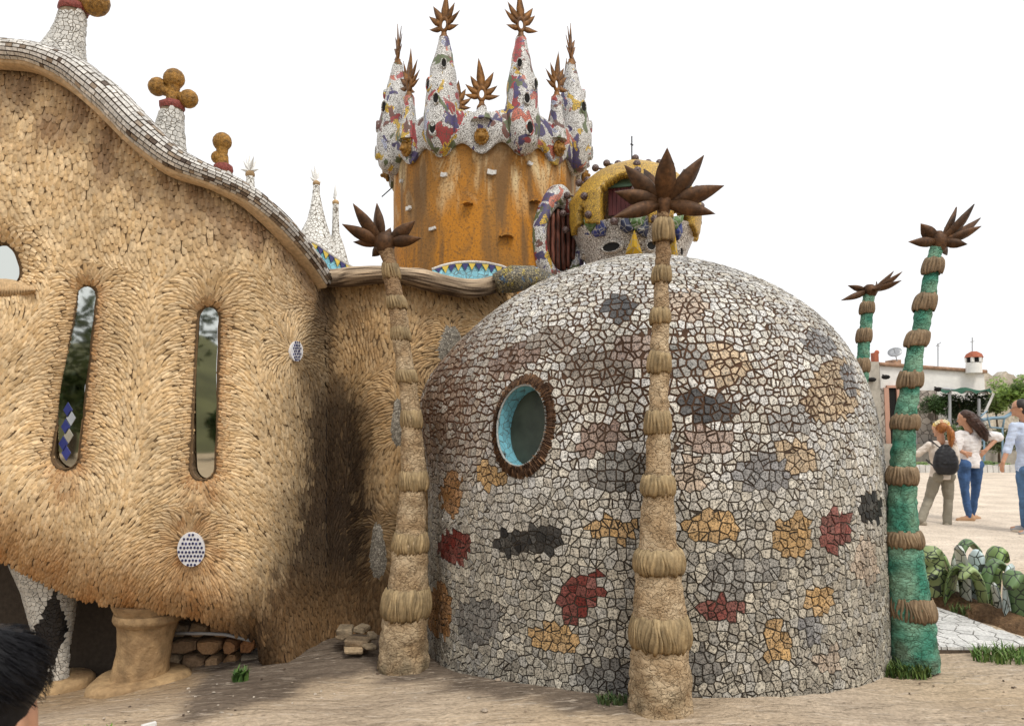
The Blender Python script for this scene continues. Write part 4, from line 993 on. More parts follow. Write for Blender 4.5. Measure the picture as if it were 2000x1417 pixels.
nt.links.new(c, b.inputs['Base Color']); b.inputs['Roughness'].default_value = 0.85; bumpn(nt, b, noisen(nt, 30, 6), 0.5, 0.015)
RT = 1.25; m = MB(); rows = []
for z in np.linspace(-0.05, 5.3, 60): rows.append([tp3(2 * math.pi * k / 96, RT + 0.012 * noise.noise(Vector((k * 0.2, z * 2, 0))) + (0.02 * math.sin(k * 13.1) if z < 3.15 and z > 2.9 else 0), z) for k in range(96)])
m.grid(rows, None, wrap=True); m.build('drum', mt, tower, True)
zb = zat(289, 8.72); lob = 0.075
def zlow(th): return zb - lob * math.cos(16 * th) - 0.05 * max(0, math.cos(8 * th)) * 0 + 0.01 * math.sin(5 * th)
ztop = zat(219, 8.72)
def ztp(th):   # parapet dips between the spires
    return ztop + 0.10 * (0.5 - 0.5 * math.cos(8 * th)) - 0.02
def rc(z): return 1.285 + 0.05 * math.sin(math.pi * max(0, min(1, (z - zb) / 0.5)))
m = MB(); th = [2 * math.pi * k / 192 for k in range(192)]
rows = [[tp3(t, 1.22, zlow(t) + 0.02) for t in th], [tp3(t, 1.30, zlow(t) - 0.005) for t in th]]
for k in range(9): rows.append([tp3(t, rc(lerp(zlow(t), ztp(t), k / 8)) + 0.012 * noise.noise(Vector((t * 8, k * .6, 1))) + 0.02, lerp(zlow(t) + 0.02, ztp(t), k / 8)) for t in th])
rows += [[tp3(t, 1.17, ztp(t)) for t in th], [tp3(t, 1.16, ztp(t) - 0.5) for t in th]]
m.grid(rows, None, wrap=True); m.build('crown_band', M['crown'], tower, True)
def finial(parent, c, s, th, tall=1.0, kind=0):
    """flat rusted palmette: an oval ring with hooked blades, standing in the plane square to the radius"""
    m = MB(); X = Vector((math.cos(th), math.sin(th), 0)); Z = Vector((0, 0, 1)); Nn = Vector((math.sin(th), -math.cos(th), 0)); o = Vector(c)
    lathe(m, [(o, s * 0.19), (o + Z * s * 0.10, s * 0.17), (o + Z * s * 0.2, s * 0.10), (o + Z * s * 0.26, s * 0.10)], 12)
    rc_ = o + Z * s * 0.56; n = 20
    def ring(k, f): return [rc_ + X * (math.sin(2 * math.pi * i / n) * s * 0.17 * k) + Z * (-math.cos(2 * math.pi * i / n) * s * 0.30 * k) + Nn * f for i in range(n)]
    t = s * 0.035
    m.grid([ring(0.50, t * .6), ring(0.72, t * 1.5), ring(1.0, t), ring(1.0, -t), ring(0.72, -t * 1.5), ring(0.50, -t * .6), ring(0.50, t * .6)], None, wrap=True)
    for ad_, ln, w, hk in ((0, 0.90, 0.32, 0.10), (40, 0.60, 0.28, 0.14), (-40, 0.60, 0.28, -0.14), (80, 0.52, 0.26, 0.14), (-80, 0.52, 0.26, -0.14), (114, 0.50, 0.24, 0.16), (-114, 0.50, 0.24, -0.16)):
        a = R(ad_ + rnd(-7, 7)); b0 = rc_ + X * math.sin(a) * s * 0.13 + Z * math.cos(a) * s * 0.24
        d = (X * math.sin(a) + Z * (math.cos(a) + (0.25 if abs(ad_) > 70 else 0))).normalized(); q = X * d.dot(Z) - Z * d.dot(X); L = ln * s * rnd(0.88, 1.1) * (tall if ad_ == 0 else 1); P = []
        for i in range(7):
            u = i / 6; ww = w * s * ipl(u, [(0, .75), (0.3, 1), (0.7, 0.55), (1, 0.0)]) * 0.5; ctr = b0 + d * L * u + (Z * 0.12 * abs(math.sin(a)) - q * hk * 0.3) * s * u * u
            P.append([ctr - q * ww + Nn * 0, ctr + Nn * t * (1 - u * .7), ctr + q * ww, ctr - Nn * t * (1 - u * .7)])
        m.grid(P, None, wrap=True)
    m.build('finial', M['rust2'], parent, True)
for i in range(8):
    th_ = R(22.5 + 45 * i); big = tp3(th_, 1.30, 0); Yb = TY - 1.30 * math.cos(R(22.5)); C0 = 0.93
    prof_ = [(303, 14), (297, 34), (285, 50), (262, 62), (240, 67), (215, 66), (190, 62), (160, 55), (130, 44), (105, 34), (85, 25), (72, 22)]
    sec = [(tp3(th_, 1.30 + 0.05 * ipl(y, [(72, -1), (230, 0.0), (303, 0.4)]), zat(y, Yb)), w / 2 * Yb / F * 1.04) for y, w in prof_]
    s2 = []
    for a, b_ in zip(sec, sec[1:]):
        for k in range(3): s2.append((a[0].lerp(b_[0], k / 3), lerp(a[1], b_[1], k / 3)))
    s2.append(sec[-1]); m = MB(); rows = []
    for j, (p, r) in enumerate(s2):
        row = []
        for k in range(30):
            a = 2 * math.pi * k / 30; d = Vector((math.sin(a), -math.cos(a), 0)); q = p + d * r * 0.9; row.append(p + d * (r + 0.03 * min(1, r / .15) * noise.noise(q * 5)))
        rows.append(row)
    m.grid(rows, None, wrap=True); m.add(rows[-1], [tuple(range(30))]); m.add(rows[0], [tuple(range(30))[::-1]]); sp = m.build('spire', M['crown'], tower, True)
    finial(sp, s2[-1][0] + Vector((0, 0, -0.02)), 0.36, th_)
    for y, da, hh in ((262, 0.0, 0.085), (206, 0.15, 0.07), (172, -0.55, 0.08), (133, 0.55, 0.06)):
        z = zat(y, Yb); zz_ = [q[0].z for q in s2]; r = float(np.interp(z, zz_, [q[1] for q in s2])); cxy = Vector([float(np.interp(z, zz_, [q[0][k] for q in s2])) for k in range(2)] + [z])
        a = th_ + da * (1 if i % 2 else -1); d = Vector((math.sin(a), -math.cos(a), 0)); X = Vector((math.cos(a), math.sin(a), 0)); Z = Vector((0, 0, 1)); o = cxy + d * (r - 0.015)
        el = lambda k, f: [o + X * math.cos(2 * math.pi * t / 16) * hh * 0.55 * k + Z * math.sin(2 * math.pi * t / 16) * hh * k + d * f for t in range(16)]
        m = MB(); m.grid([el(1.25, -0.02), el(1.18, 0.035), el(0.95, 0.045), el(0.85, 0.03)], None, wrap=True); op = m.build('opening', M['crown'], sp, True)
        m = MB(); m.add(el(0.9, 0.031), [tuple(range(16))]); m.build('hollow', M['dark'], sp)
for i in range(8):
    th_ = R(45 * i); Ys = 8.72; low = i == 0
    prof_ = [(275, 40), (245, 34), (225, 27), (205, 23), (190, 22)] if i else [(240, 46), (228, 34), (219, 22), (213, 20)]
    if i: Ys = TY - 1.32 * math.cos(R(45))
    sec = [(tp3(th_, 1.32, zat(y, Ys)), w / 2 * Ys / F) for y, w in prof_]; m = MB(); lathe(m, sec, 16, None, 0.012, 6); sp = m.build('turret', M['crown'], tower, True)
    finial(sp, sec[-1][0] + Vector((0, 0, -0.02)), 0.34, th_, 1.15)
    # gilt lion mask under each turret: mane ring, muzzle, brow, ears
    o = tp3(th_, 1.355, zat(270, 8.7) if i % 2 == 0 else zat(270, 8.7)); X = Vector((math.cos(th_), math.sin(th_), 0)); N_ = Vector((math.sin(th_), -math.cos(th_), 0)); Z = Vector((0, 0, 1)); Mx = Matrix((X, N_, Z)).transposed()
    m = MB()
    for k in range(14): a = 2 * math.pi * k / 14; m.ball(o + X * math.cos(a) * 0.068 + Z * math.sin(a) * 0.075, 0.026, 6, None, (1, 1.1, 1.3), Mx)
    m.ball(o + N_ * 0.02, 0.07, 12, None, (0.9, 0.8, 1.0), Mx); m.ball(o + N_ * 0.07 - Z * 0.02, 0.034, 10, None, (1.1, 1, 0.8), Mx); m.ball(o + N_ * 0.085 - Z * 0.005, 0.014, 8, None, (1.4, 1, 0.8), Mx)
    for s_ in (-1, 1): m.ball(o + N_ * 0.062 + Z * 0.022 + X * 0.024 * s_, 0.010, 6); m.ball(o + N_ * 0.03 + Z * 0.068 + X * 0.045 * s_, 0.018, 8); m.ball(o + N_ * 0.06 + Z * 0.035 + X * 0.022 * s_, 0.014, 8, None, (1.5, 1, .6), Mx)
    m.build('lion_mask', M['gold'], tower, True)
def onDrum(x, y, off=0.0):
    o = Vector((0, 0, CAMZ)); d = (at(x, y, 9) - o); a = d.x ** 2 + d.y ** 2; b_ = 2 * (d.x * (-TX) + d.y * (-TY)); c_ = TX ** 2 + TY ** 2 - (RT + off) ** 2; ds = b_ * b_ - 4 * a * c_
    t = (-b_ - math.sqrt(max(0, ds))) / (2 * a); return o + d * t
for x, y, w, h in ((868, 342, 13, 10), (960, 337, 19, 11), (1034, 320, 11, 8), (1092, 372, 9, 11), (800, 407, 13, 9), (846, 447, 15, 7), (786, 354, 6, 8)):
    p = onDrum(x, y); a = math.atan2(p.x - TX, TY - p.y); X = Vector((math.cos(a), math.sin(a), 0)); N_ = Vector((math.sin(a), -math.cos(a), 0)); Mx = Matrix.Translation(p) @ Matrix((X, N_, Vector((0, 0, 1)))).transposed().to_4x4() @ Matrix.Rotation(rnd(-.3, .3), 4, 'Y')
    s = p.y / F; m = MB(); q = [(-.5, -.4), (.1, -.52), (.5, -.3), (.48, .4), (.15, .3), (-.42, .5)]; f1 = [Mx @ Vector((u * w * s, 0.035, v * h * s)) for u, v in q]; f0 = [Mx @ Vector((u * w * s, -0.03, v * h * s)) for u, v in q]
    m.add(f1 + f0, [tuple(range(6)), tuple(range(6, 12))[::-1]] + [(k, k + 6, (k + 1) % 6 + 6, (k + 1) % 6) for k in range(6)], (0.75, 0.73, 0.69)); m.build('white_shard', M['bandtile'], tower)
for x, y, w in ((988, 464, 15), (915, 400, 10), (1042, 396, 11)):
    p = onDrum(x, y); a = math.atan2(p.x - TX, TY - p.y); X = Vector((math.cos(a), math.sin(a), 0)); N_ = Vector((math.sin(a), -math.cos(a), 0)); s = p.y / F; m = MB(); rows = []
    for k in range(9): t = math.pi * k / 8; rows.append([p - X * math.cos(t) * w * s + Vector((0, 0, math.sin(t) * w * 0.55 * s)) + N_ * f for f in (-0.02, 0.085)] + [p - X * math.cos(t) * w * s * .75 + Vector((0, 0, math.sin(t) * w * 0.3 * s - 0.01)) + N_ * f for f in (0.085, -0.02)])
    m.grid(rows); m.build('hood', mt, tower)
m = MB(); m.tube([at(746, 384, 9.9), at(765, 367, 10.0)], 0.009, 6, (0.05, 0.04, 0.03)); m.build('spout_rod', M['dark'], tower)
# ogive door in its mosaic frame
p = onDrum(1086, 470); a = math.atan2(p.x - TX, TY - p.y) - 0.30; X = Vector((math.cos(a), math.sin(a), 0)); N_ = Vector((math.sin(a), -math.cos(a), 0)); Z = Vector((0, 0, 1)); s = p.y / F
dcx = Vector((at(1086, 470, p.y).x, p.y, zat(470, p.y))) + N_ * 0.10
def dl(k, f, n=36):
    out = []
    for i in range(n):
        t = 2 * math.pi * i / n; zz_ = math.cos(t); xx = math.sin(t) * (1 - 0.28 * max(0, zz_) ** 2 * 1.0); out.append(dcx + X * xx * 0.23 * k + Z * zz_ * 0.40 * (k if zz_ < 0 else k ** 1.1) + N_ * f)
    return out
m = MB(); m.grid([dl(1.75, -0.25), dl(1.65, 0.02), dl(1.45, 0.08), dl(1.2, 0.09), dl(1.05, 0.05), dl(1.0, -0.02)], None, wrap=True); df = m.build('door_frame', M['crown'], tower, True)
m = MB(); m.add(dl(1.04, -0.012), [tuple(range(36))]); door = m.build('door', M['dark'], tower)
M['dwood'] = surf('dark_red_wood', (0.13, 0.045, 0.028), 0.5, var=[(7, 0.25, 1.6, (4, 4, 0.8))], bump=(30, 0.4, 0.01))
for k in range(6):
    u = -0.19 + 0.076 * k; hz = 0.39 * math.sqrt(max(0.05, 1 - (u / 0.24) ** 2)); q = dcx + X * u + N_ * 0.0
    m = MB(); pts = [q + Z * lerp(-hz, hz * 0.95, t / 8) + X * rnd(-.006, .006) for t in range(9)]; m.tube(pts, [0.030 * rnd(0.85, 1.1) for _ in pts], 8); m.build('log_slat', M['dwood'], door, True)

# ------------------------------------------------------------------ yellow belfry behind the dome
BY = 9.0; BX = at(1238, 420, BY).x
bel = empty('mosaic_belfry', (BX, BY, 0), 'yellow mosaic belfry studded with brown balls behind the dome', 'tower')
def bz(y): return at(1238, y, BY).z
def bp(a, r, z): return Vector((BX + r * math.sin(a), BY - r * math.cos(a), z))
bprof = [(560, 80), (510, 95), (495, 101), (470, 110), (440, 122), (420, 130)]
def br(y): return ipl(y, sorted(bprof)) * BY / F
rows = []
m = MB()
def bzf(y, r): return at(1238, y, BY - 0.9 * r).z
for y in np.linspace(560, 424, 26): rows.append([bp(2 * math.pi * k / 96, br(y) * 0.95 + 0.012 * noise.noise(Vector((k * .4, y * .1, 0))), bzf(y, br(y))) for k in range(96)])
m.grid(rows, None, wrap=True); m.build('drum', M['whitemicro'], bel, True)
yprof = [(452, 121), (436, 128), (405, 132), (363, 130), (347, 117), (336, 107), (326, 92), (319, 78), (315, 60), (313, 39), (312, 20), (311, 8)]
def yr(y): return ipl(y, sorted(yprof)) * BY / F
m = MB(); rows = []; ysr = list(np.concatenate([np.linspace(452, 340, 34), np.linspace(338, 311, 22)])); NB = 120
for y in ysr: rows.append([bp(2 * math.pi * k / NB, yr(y), bzf(y, yr(y))) for k in range(NB)])
def openarch(k, y):
    a = math.degrees(2 * math.pi * k / NB); a = (a + 180) % 360 - 180
    for ac, hw, yt in ((-18, 21, 337), (36, 13, 352), (-58, 5, 384), (80, 10, 360), (-95, 14, 360), (180, 16, 345), (130, 14, 350)):
        t = abs((a - ac + 180) % 360 - 180) / hw
        if t < 1 and y > yt + 22 * t * t: return True
    # scalloped lower hem
    return y > 436 + 14 * math.cos(R(a + 14) * 4)
fs = [(i * NB + k, i * NB + (k + 1) % NB, (i + 1) * NB + (k + 1) % NB, (i + 1) * NB + k) for i in range(len(ysr) - 1) for k in range(NB) if not openarch(k + 0.5, (ysr[i] + ysr[i + 1]) / 2)]
m.add([p for r in rows for p in r], fs); sh = m.build('arched_shell', M['yellow'], bel, True)
md = sh.modifiers.new('thickness', 'SOLIDIFY'); md.thickness = 0.10; md.offset = -1
# inner core seen through the arches
m = MB(); lathe(m, [(bp(0, 0, bz(470)), 0.36), (bp(0, 0, bz(425)), 0.36), (bp(0, 0, bz(365)), 0.30), (bp(0, 0, bz(350)), 0.2)], 40); m.build('core', M['spire'], bel, True)
ac = R(-14); X = Vector((math.cos(ac), math.sin(ac), 0)); N_ = Vector((math.sin(ac), -math.cos(ac), 0)); Z = Vector((0, 0, 1))
M['shutter'] = surf('dark_red_shutter', (0.12, 0.028, 0.028), 0.55, var=[(14, 0.6, 1.3, (5, 5, 0.4))])
M['awning'] = surf('green_awning', (0.16, 0.27, 0.19), 0.6, var=[(4, 0.8, 1.1)], speck=None)
c0 = Vector((at(1203, 392, BY).x, BY - 0.42, 0)); 
for k in range(7):
    m = MB(); u = -0.15 + k * 0.05; Mx = Matrix.Translation(c0 + X * (u + 0.003)) @ Matrix((X, N_, Z)).transposed().to_4x4(); m.box((0, -0.02, at(1203, 420, c0.y).z), (0.046, 0.02, at(1203, 366, c0.y).z), None, Mx); m.build('shutter_board', M['shutter'], bel)
m = MB(); q = [c0 + X * -0.17 + N_ * 0.06 + Z * at(1203, 368, c0.y).z, c0 + X * 0.19 + N_ * 0.06 + Z * at(1203, 367, c0.y).z, c0 + X * 0.17 - N_ * 0.02 + Z * at(1203, 341, c0.y).z, c0 + X * -0.05 - N_ * 0.02 + Z * at(1203, 341, c0.y).z]
m.add(q + [p_ + Vector((0, 0.05, 0)) for p_ in q], [(0, 1, 2, 3), (7, 6, 5, 4), (0, 4, 5, 1), (1, 5, 6, 2), (2, 6, 7, 3), (3, 7, 4, 0)]); m.build('awning', M['awning'], bel)
def onbel(x, y):   # point on the flared drum / yellow shell nearest the camera
    r = br(y) if y > 436 else yr(y); dx = at(x, y, BY - 0.7).x - BX; r = max(r, abs(dx) + 0.001); Yv = BY - math.sqrt(r * r - dx * dx); p = at(x, y, Yv); return p, math.atan2(p.x - BX, BY - p.y)
def petal(q, c, name):
    m = MB(); v = [];
    for x, y in q:
        p, a = onbel(x, max(y, 437)); v.append(at(x, y, p.y) + Vector((math.sin(a), -math.cos(a), 0.0)) * 0.03)
    ctr = sum(v, Vector()) / len(v); ctr = ctr + (Vector((0, 0, CAMZ)) - ctr).normalized() * 0.03; n = len(v); bk = [p + (Vector((BX, BY, p.z)) - p).normalized() * 0.07 for p in v]
    m.add(v + [ctr] + bk, [(k, (k + 1) % n, n) for k in range(n)] + [(k, k + n + 1, (k + 1) % n + n + 1, (k + 1) % n) for k in range(n)], c); m.build(name, M['petal'], bel)
M['petal'] = micro('glazed_petal_mosaic', (1, 1, 1), (0.35, 0.34, 0.3), 13, 0.035, 0.3, attr=True)
GRN, BLU, NAV, YEL, ORA = (0.09, 0.17, 0.05), (0.03, 0.05, 0.22), (0.03, 0.04, 0.085), (0.70, 0.44, 0.03), (0.62, 0.30, 0.12)
for q, c in (([(1143, 428), (1171, 424), (1166, 440), (1156, 455), (1146, 440)], GRN), ([(1158, 455), (1175, 431), (1184, 445), (1181, 460), (1166, 464)], BLU), ([(1140, 440), (1154, 458), (1150, 470), (1142, 462)], BLU), ([(1154, 462), (1163, 504), (1151, 504)], ORA),
             ([(1229, 420), (1262, 420), (1255, 440), (1240, 450), (1231, 435)], GRN), ([(1214, 430), (1226, 425), (1238, 449), (1224, 455), (1212, 448)], NAV), ([(1243, 450), (1262, 428), (1267, 445), (1262, 464), (1250, 458)], NAV), ([(1239, 450), (1254, 496), (1222, 496)], YEL),
             ([(1309, 424), (1332, 421), (1330, 432), (1318, 448), (1310, 436)], GRN), ([(1318, 450), (1328, 436), (1330, 455), (1322, 470)], BLU), ([(1316, 460), (1320, 502), (1310, 502)], YEL)):
    petal(q, c, 'petal')
M['ball'] = micro('brown_ball_mosaic', (0.060, 0.028, 0.024), (0.30, 0.22, 0.2), 38, 0.05, 0.5)
for (x, y, out) in ((1163, 328, 1), (1185, 319, 1), (1207, 320, 1), (1266, 318, 1), (1288, 318, 1), (1310, 322, 1), (1241, 309, 1), (1244, 320, 0), (1245, 333, 0), (1147, 352, 1), (1131, 357, 1), (1108, 382, 1), (1141, 383, 0), (1149, 419, 0), (1099, 417, 1), (1199, 432, 0), (1279, 427, 0), (1240, 370, 0), (1361, 369, 1), (1369, 402, 1), (1364, 435, 1), (1105, 449, 1), (1335, 345, 1)):
    if out: p = at(x, y, BY - 0.05)
    else: p, a = onbel(x, min(y, 434)); p = at(x, y, p.y - 0.05)
    m = MB(); m.ball(p, 0.046, 14); inn = Vector((BX, BY, p.z - 0.06)); m.tube([p, p + (inn - p).normalized() * 0.14], 0.012, 6); m.build('ball', M['ball'], bel, True)
for x, y, w, h in ((1195, 483, 17, 10), (1271, 481, 9, 9), (1140, 496, 5, 9), (1328, 493, 5, 9), (1100, 470, 3, 8)):
    if x < 1110: continue
    p, a = onbel(x, y); X = Vector((math.cos(a), math.sin(a), 0)); N_ = Vector((math.sin(a), -math.cos(a), 0.12)).normalized(); Z = Vector((0, 0, 1)); s = p.y / F; f = 1 / max(0.35, math.cos(a))
    el = lambda k, d, n=20: [p + X * math.cos(2 * math.pi * t / n) * w * s * k * f + Z * math.sin(2 * math.pi * t / n) * h * s * k + N_ * d for t in range(n)]
    m = MB(); m.grid([el(1.2, -0.02), el(1.12, 0.03), el(0.98, 0.035), el(0.9, 0.015)], (0.25, 0.16, 0.1), wrap=True); ey = m.build('eye_window', M['whitemicro'], bel, True)
    m = MB(); m.add(el(0.96, 0.016), [tuple(range(20))]); m.build('pane', M['dark'], ey)
m = MB(); p0, p1 = at(1234, 320, BY), at(1234, 266, BY); m.tube([p0, p1], 0.008, 6); pm_ = at(1234, 283, BY); m.tube([pm_ + Vector((-0.028, -0.1, -0.03)), pm_ + Vector((0.03, 0.1, 0.035))], 0.009, 6); m.build('cross', M['dark'], bel)
m = MB(); rows = [[at(1210 + 66 * i / 9, 325 - 12 * math.sin(math.pi * i / 9) + 3 * math.sin(2 * k), BY - 0.25 + 0.12 * k) for k in range(4)] for i in range(10)]; m.grid(rows); m.build('cap', M['dwood'], bel, True)

# ------------------------------------------------------------------ roof turrets of the scaly house
def turret(secs, Y, cross, ring=True):
    m = MB(); sec = sections(secs, Y, sub=4); lathe(m, [(p, r * 0.97) for p, r in sec], 20, (0.2, 0.15, 0.1)); t = m.build('roof_turret', M['grout'], house, True)
    prof_ = [(p.z, r) for p, r in sec]; prof_ = prof_ if prof_[0][0] < prof_[-1][0] else prof_[::-1]; zs_ = [p.z for p, r in sec]; xs_ = [p.x for p, r in sec]
    if zs_[0] > zs_[-1]: zs_, xs_ = zs_[::-1], xs_[::-1]
    pcs = lathe_mosaic(prof_, lambda z: (float(np.interp(z, zs_, xs_)), Y), R(-120), R(120), 0.034, 0.0026, 0.004, lambda w: mulc((0.68, 0.66, 0.61), (rnd(.8, 1.08),) * 3))
    pieces_out(pcs, 'chip', 'chips', M['bandtile'], t, 300)
    tp, r = sec[-1]
    m = MB(); lathe(m, [(tp + Vector((0, 0, -.02)), r * 1.04), (tp + Vector((0, 0, .0)), r * 1.16), (tp + Vector((0, 0, 0.03)), r * 1.1), (tp + Vector((0, 0, 0.045)), r * 0.8)], 20, None, 0.008, 30); m.build('ring', M['redring'], t, True)
    m = MB()
    for (x0, y0, x1, y1, r0, r1) in cross:
        a, b_ = at(x0, y0, Y), at(x1, y1, Y); s = Y / F; pts = [a.lerp(b_, k / 10) for k in range(11)]; rr = [s * lerp(r0, r1, (k / 10) ** 1.2) * math.sqrt(max(0.02, 1 - max(0, (k - 6.5) / 3.5) ** 2.2)) for k in range(11)]; m.tube(pts, rr, 14)
    for (x0, y0, x1, y1, r0, r1) in cross: a, b_ = at(x0, y0, Y), at(x1, y1, Y); m.ball(a.lerp(b_, .66), Y / F * r1 * 1.12, 14, None, (1, .9, 1))
    o = m.build('trefoil_knob', M['gold'], t, True)
turret([(135, 50, 164), (112, 68, 163), (98, 84, 162), (75, 100, 163), (50, 112, 165), (20, 120, 168)], 5.25, [(147, 22, 152, -18, 17, 15), (152, -12, 152, -62, 13, 24), (152, -14, 118, -30, 12, 22), (150, -8, 206, 12, 11, 25)])
turret([(312, 293, 364), (295, 298, 362), (270, 301, 360), (240, 308, 358), (210, 316, 357)], 5.3, [(337, 208, 339, 176, 14, 12), (338, 190, 341, 136, 10, 19), (337, 184, 293, 162, 9, 17), (338, 186, 384, 197, 8, 17)])
turret([(360, 416, 456), (345, 418, 454), (332, 420, 452)], 5.5, [(434, 330, 434, 296, 13, 11), (434, 304, 434, 263, 10, 17), (434, 310, 421, 306, 8, 12)])
# white palm-topped spires on the rear roof
def wspire(secs, Y, leaves, head):
    m = MB(); sec = sections(secs, Y, sub=4); lathe(m, sec, 18); s = m.build('white_spire', M['spire'], house, True)
    tp, r = sec[-1]; m = MB(); m.ball(tp + Vector((0, 0, -0.005)), r * 1.25, 12, None, (1, 1, 0.9)); m.build('knob', M['column'], s, True)
    m = MB()
    for x, y, dy in leaves:
        a = at(head[0], head[1], Y); b_ = at(x, y, Y + dy); d = b_ - a; sdv = d.cross(Vector((0, 1, 0.2))).normalized(); w = 0.018; q = a.lerp(b_, .4)
        m.add([a, q - sdv * w, b_, q + sdv * w, q + Vector((0, -0.014, 0)), q + Vector((0, 0.014, 0))], [(0, 4, 1), (1, 4, 2), (2, 4, 3), (3, 4, 0), (0, 1, 5), (1, 2, 5), (2, 3, 5), (3, 0, 5)])
    m.build('leaf_crown', M['whitepaint'], s)
M['whitepaint'] = surf('white_paint', (0.72, 0.71, 0.68), 0.7, var=[(6, 0.85, 1.05)], bump=(40, 0.2, 0.005))
wspire([(390, 478, 500), (372, 480, 498), (340, 481, 496)], 6.6, [(468, 330, 0), (507, 330, 0), (474, 312, 0), (502, 311, .05), (487, 301, 0), (480, 304, .1), (496, 304, -.1)], (488, 334))
wspire([(540, 560, 690), (505, 566, 672), (480, 574, 655), (455, 588, 644), (430, 600, 636), (405, 606, 630), (380, 610, 625), (358, 612, 624)], 7.2, [(605, 346, 0), (628, 356, 0), (607, 328, 0), (624, 334, .05), (614, 322, 0), (619, 336, .1)], (617, 354))
wspire([(545, 630, 692), (510, 640, 680), (480, 645, 672), (455, 648, 663), (430, 649, 662), (395, 650, 661)], 7.3, [(652, 376, 0), (654, 362, 0), (655, 360, .05)], (655, 392))
# ------------------------------------------------------------------ people
HID = []
tmps = bpy.data.scenes.new('tmp')
def remesh(mb, name, mat, parent, vox=0.012, sm=4, wr=0.0):
    o = bpy.data.objects.new('tmp', mb.mesh('tmp', mat)); tmps.collection.objects.link(o)
    r = o.modifiers.new('r', 'REMESH'); r.mode = 'VOXEL'; r.voxel_size = vox
    s = o.modifiers.new('s', 'SMOOTH'); s.factor = 0.5; s.iterations = sm
    tmps.view_layers[0].update(); dg = tmps.view_layers[0].depsgraph; me = bpy.data.meshes.new_from_object(o.evaluated_get(dg)); bpy.data.objects.remove(o)
    me.name = name
    if wr:
        for v in me.vertices:
            q = v.co; n = noise.noise(Vector((q.x * 16, q.y * 16, q.z * 9))) + 0.6 * noise.noise(Vector((q.x * 9 + q.z * 22, q.y * 9, q.z * 26 - q.x * 12))); v.co = q + v.normal * (wr * n)
    me.materials.clear(); me.materials.append(mat); me.polygons.foreach_set('use_smooth', [True] * len(me.polygons))
    ob = bpy.data.objects.new(name, me); col.objects.link(ob)
    ORI[ob.name] = Vector((0, 0, 0))
    if parent is not None: ob.parent = parent; ob.location = -ORI[parent.name]
    return ob
def cap(mb, a, b_, r0, r1, n=12):
    a, b_ = Vector(a), Vector(b_); d = (b_ - a); L = d.length; d.normalize(); pts, rs = [], []
    for k in range(4): t = math.pi / 2 * (1 - k / 4); pts.append(a - d * r0 * math.sin(t)); rs.append(max(1e-4, r0 * math.cos(t)))
    for k in range(5): pts.append(a.lerp(b_, k / 4)); rs.append(lerp(r0, r1, k / 4))
    for k in range(1, 5): t = math.pi / 2 * k / 4; pts.append(b_ + d * r1 * math.sin(t)); rs.append(max(1e-4, r1 * math.cos(t)))
    mb.tube(pts, rs, n)
def chain(mb, ps, rs):
    for (a, b_), (r0, r1) in zip(zip(ps, ps[1:]), zip(rs, rs[1:])): cap(mb, a, b_, r0, r1)
def hand(mb, wrist, d, palm_n, s=1.0, curl=0.3):
    """palm, four unequal fingers with a bend, thumb off the side"""
    d = Vector(d).normalized(); n = Vector(palm_n); n = (n - d * n.dot(d)).normalized(); t = d.cross(n); w = Vector(wrist)
    for k in range(3): cap(mb, w + t * (k - 1) * 0.02 * s, w + d * 0.085 * s + t * (k - 1) * 0.024 * s, 0.016 * s, 0.014 * s, 8)
    for k, L in enumerate((0.070, 0.078, 0.072, 0.056)):
        b0 = w + d * 0.088 * s + t * (k - 1.5) * 0.021 * s; d1 = (d * math.cos(curl) + n * math.sin(curl)).normalized(); d2 = (d * math.cos(curl * 2.4) + n * math.sin(curl * 2.4)).normalized()
        m_ = b0 + d1 * L * 0.5 * s; cap(mb, b0, m_, 0.0095 * s, 0.009 * s, 8); cap(mb, m_, m_ + d2 * L * 0.5 * s, 0.009 * s, 0.0075 * s, 8)
    b0 = w + d * 0.03 * s - t * 0.035 * s; m_ = b0 + (d * 0.7 - t * 0.7) .normalized() * 0.035 * s; cap(mb, b0, m_, 0.012 * s, 0.0105 * s, 8); cap(mb, m_, m_ + (d + n * 0.4).normalized() * 0.03 * s, 0.010 * s, 0.008 * s, 8)
def head(mb, c, face, s=1.0):
    c = Vector(c); f = Vector(face).normalized(); sdv = f.cross(Vector((0, 0, 1))).normalized(); u = sdv.cross(f); Mx = Matrix((sdv, f, u)).transposed()
    mb.ball(c + u * 0.02 * s, 0.1 * s, 16, None, (0.78, 0.95, 1.0), Mx); mb.ball(c + f * 0.022 * s - u * 0.045 * s, 0.072 * s, 14, None, (0.82, 0.95, 1.05), Mx)
    mb.ball(c + f * 0.085 * s - u * 0.09 * s, 0.022 * s, 8, None, (1.1, .8, .8), Mx)
    cap(mb, c + f * 0.088 * s + u * 0.0 * s, c + f * 0.108 * s - u * 0.032 * s, 0.009 * s, 0.013 * s, 8)
    for q in (-1, 1):
        mb.ball(c + sdv * q * 0.078 * s - u * 0.012 * s - f * 0.008 * s, 0.03 * s, 8, None, (0.35, 0.65, 1.0), Mx); mb.ball(c + f * 0.085 * s + sdv * q * 0.03 * s + u * 0.012 * s, 0.014 * s, 8, None, (1.2, .6, .8), Mx)
    mb.ball(c + f * 0.092 * s - u * 0.058 * s, 0.012 * s, 8, None, (1.8, .6, .6), Mx)
    return sdv, f, u, Mx
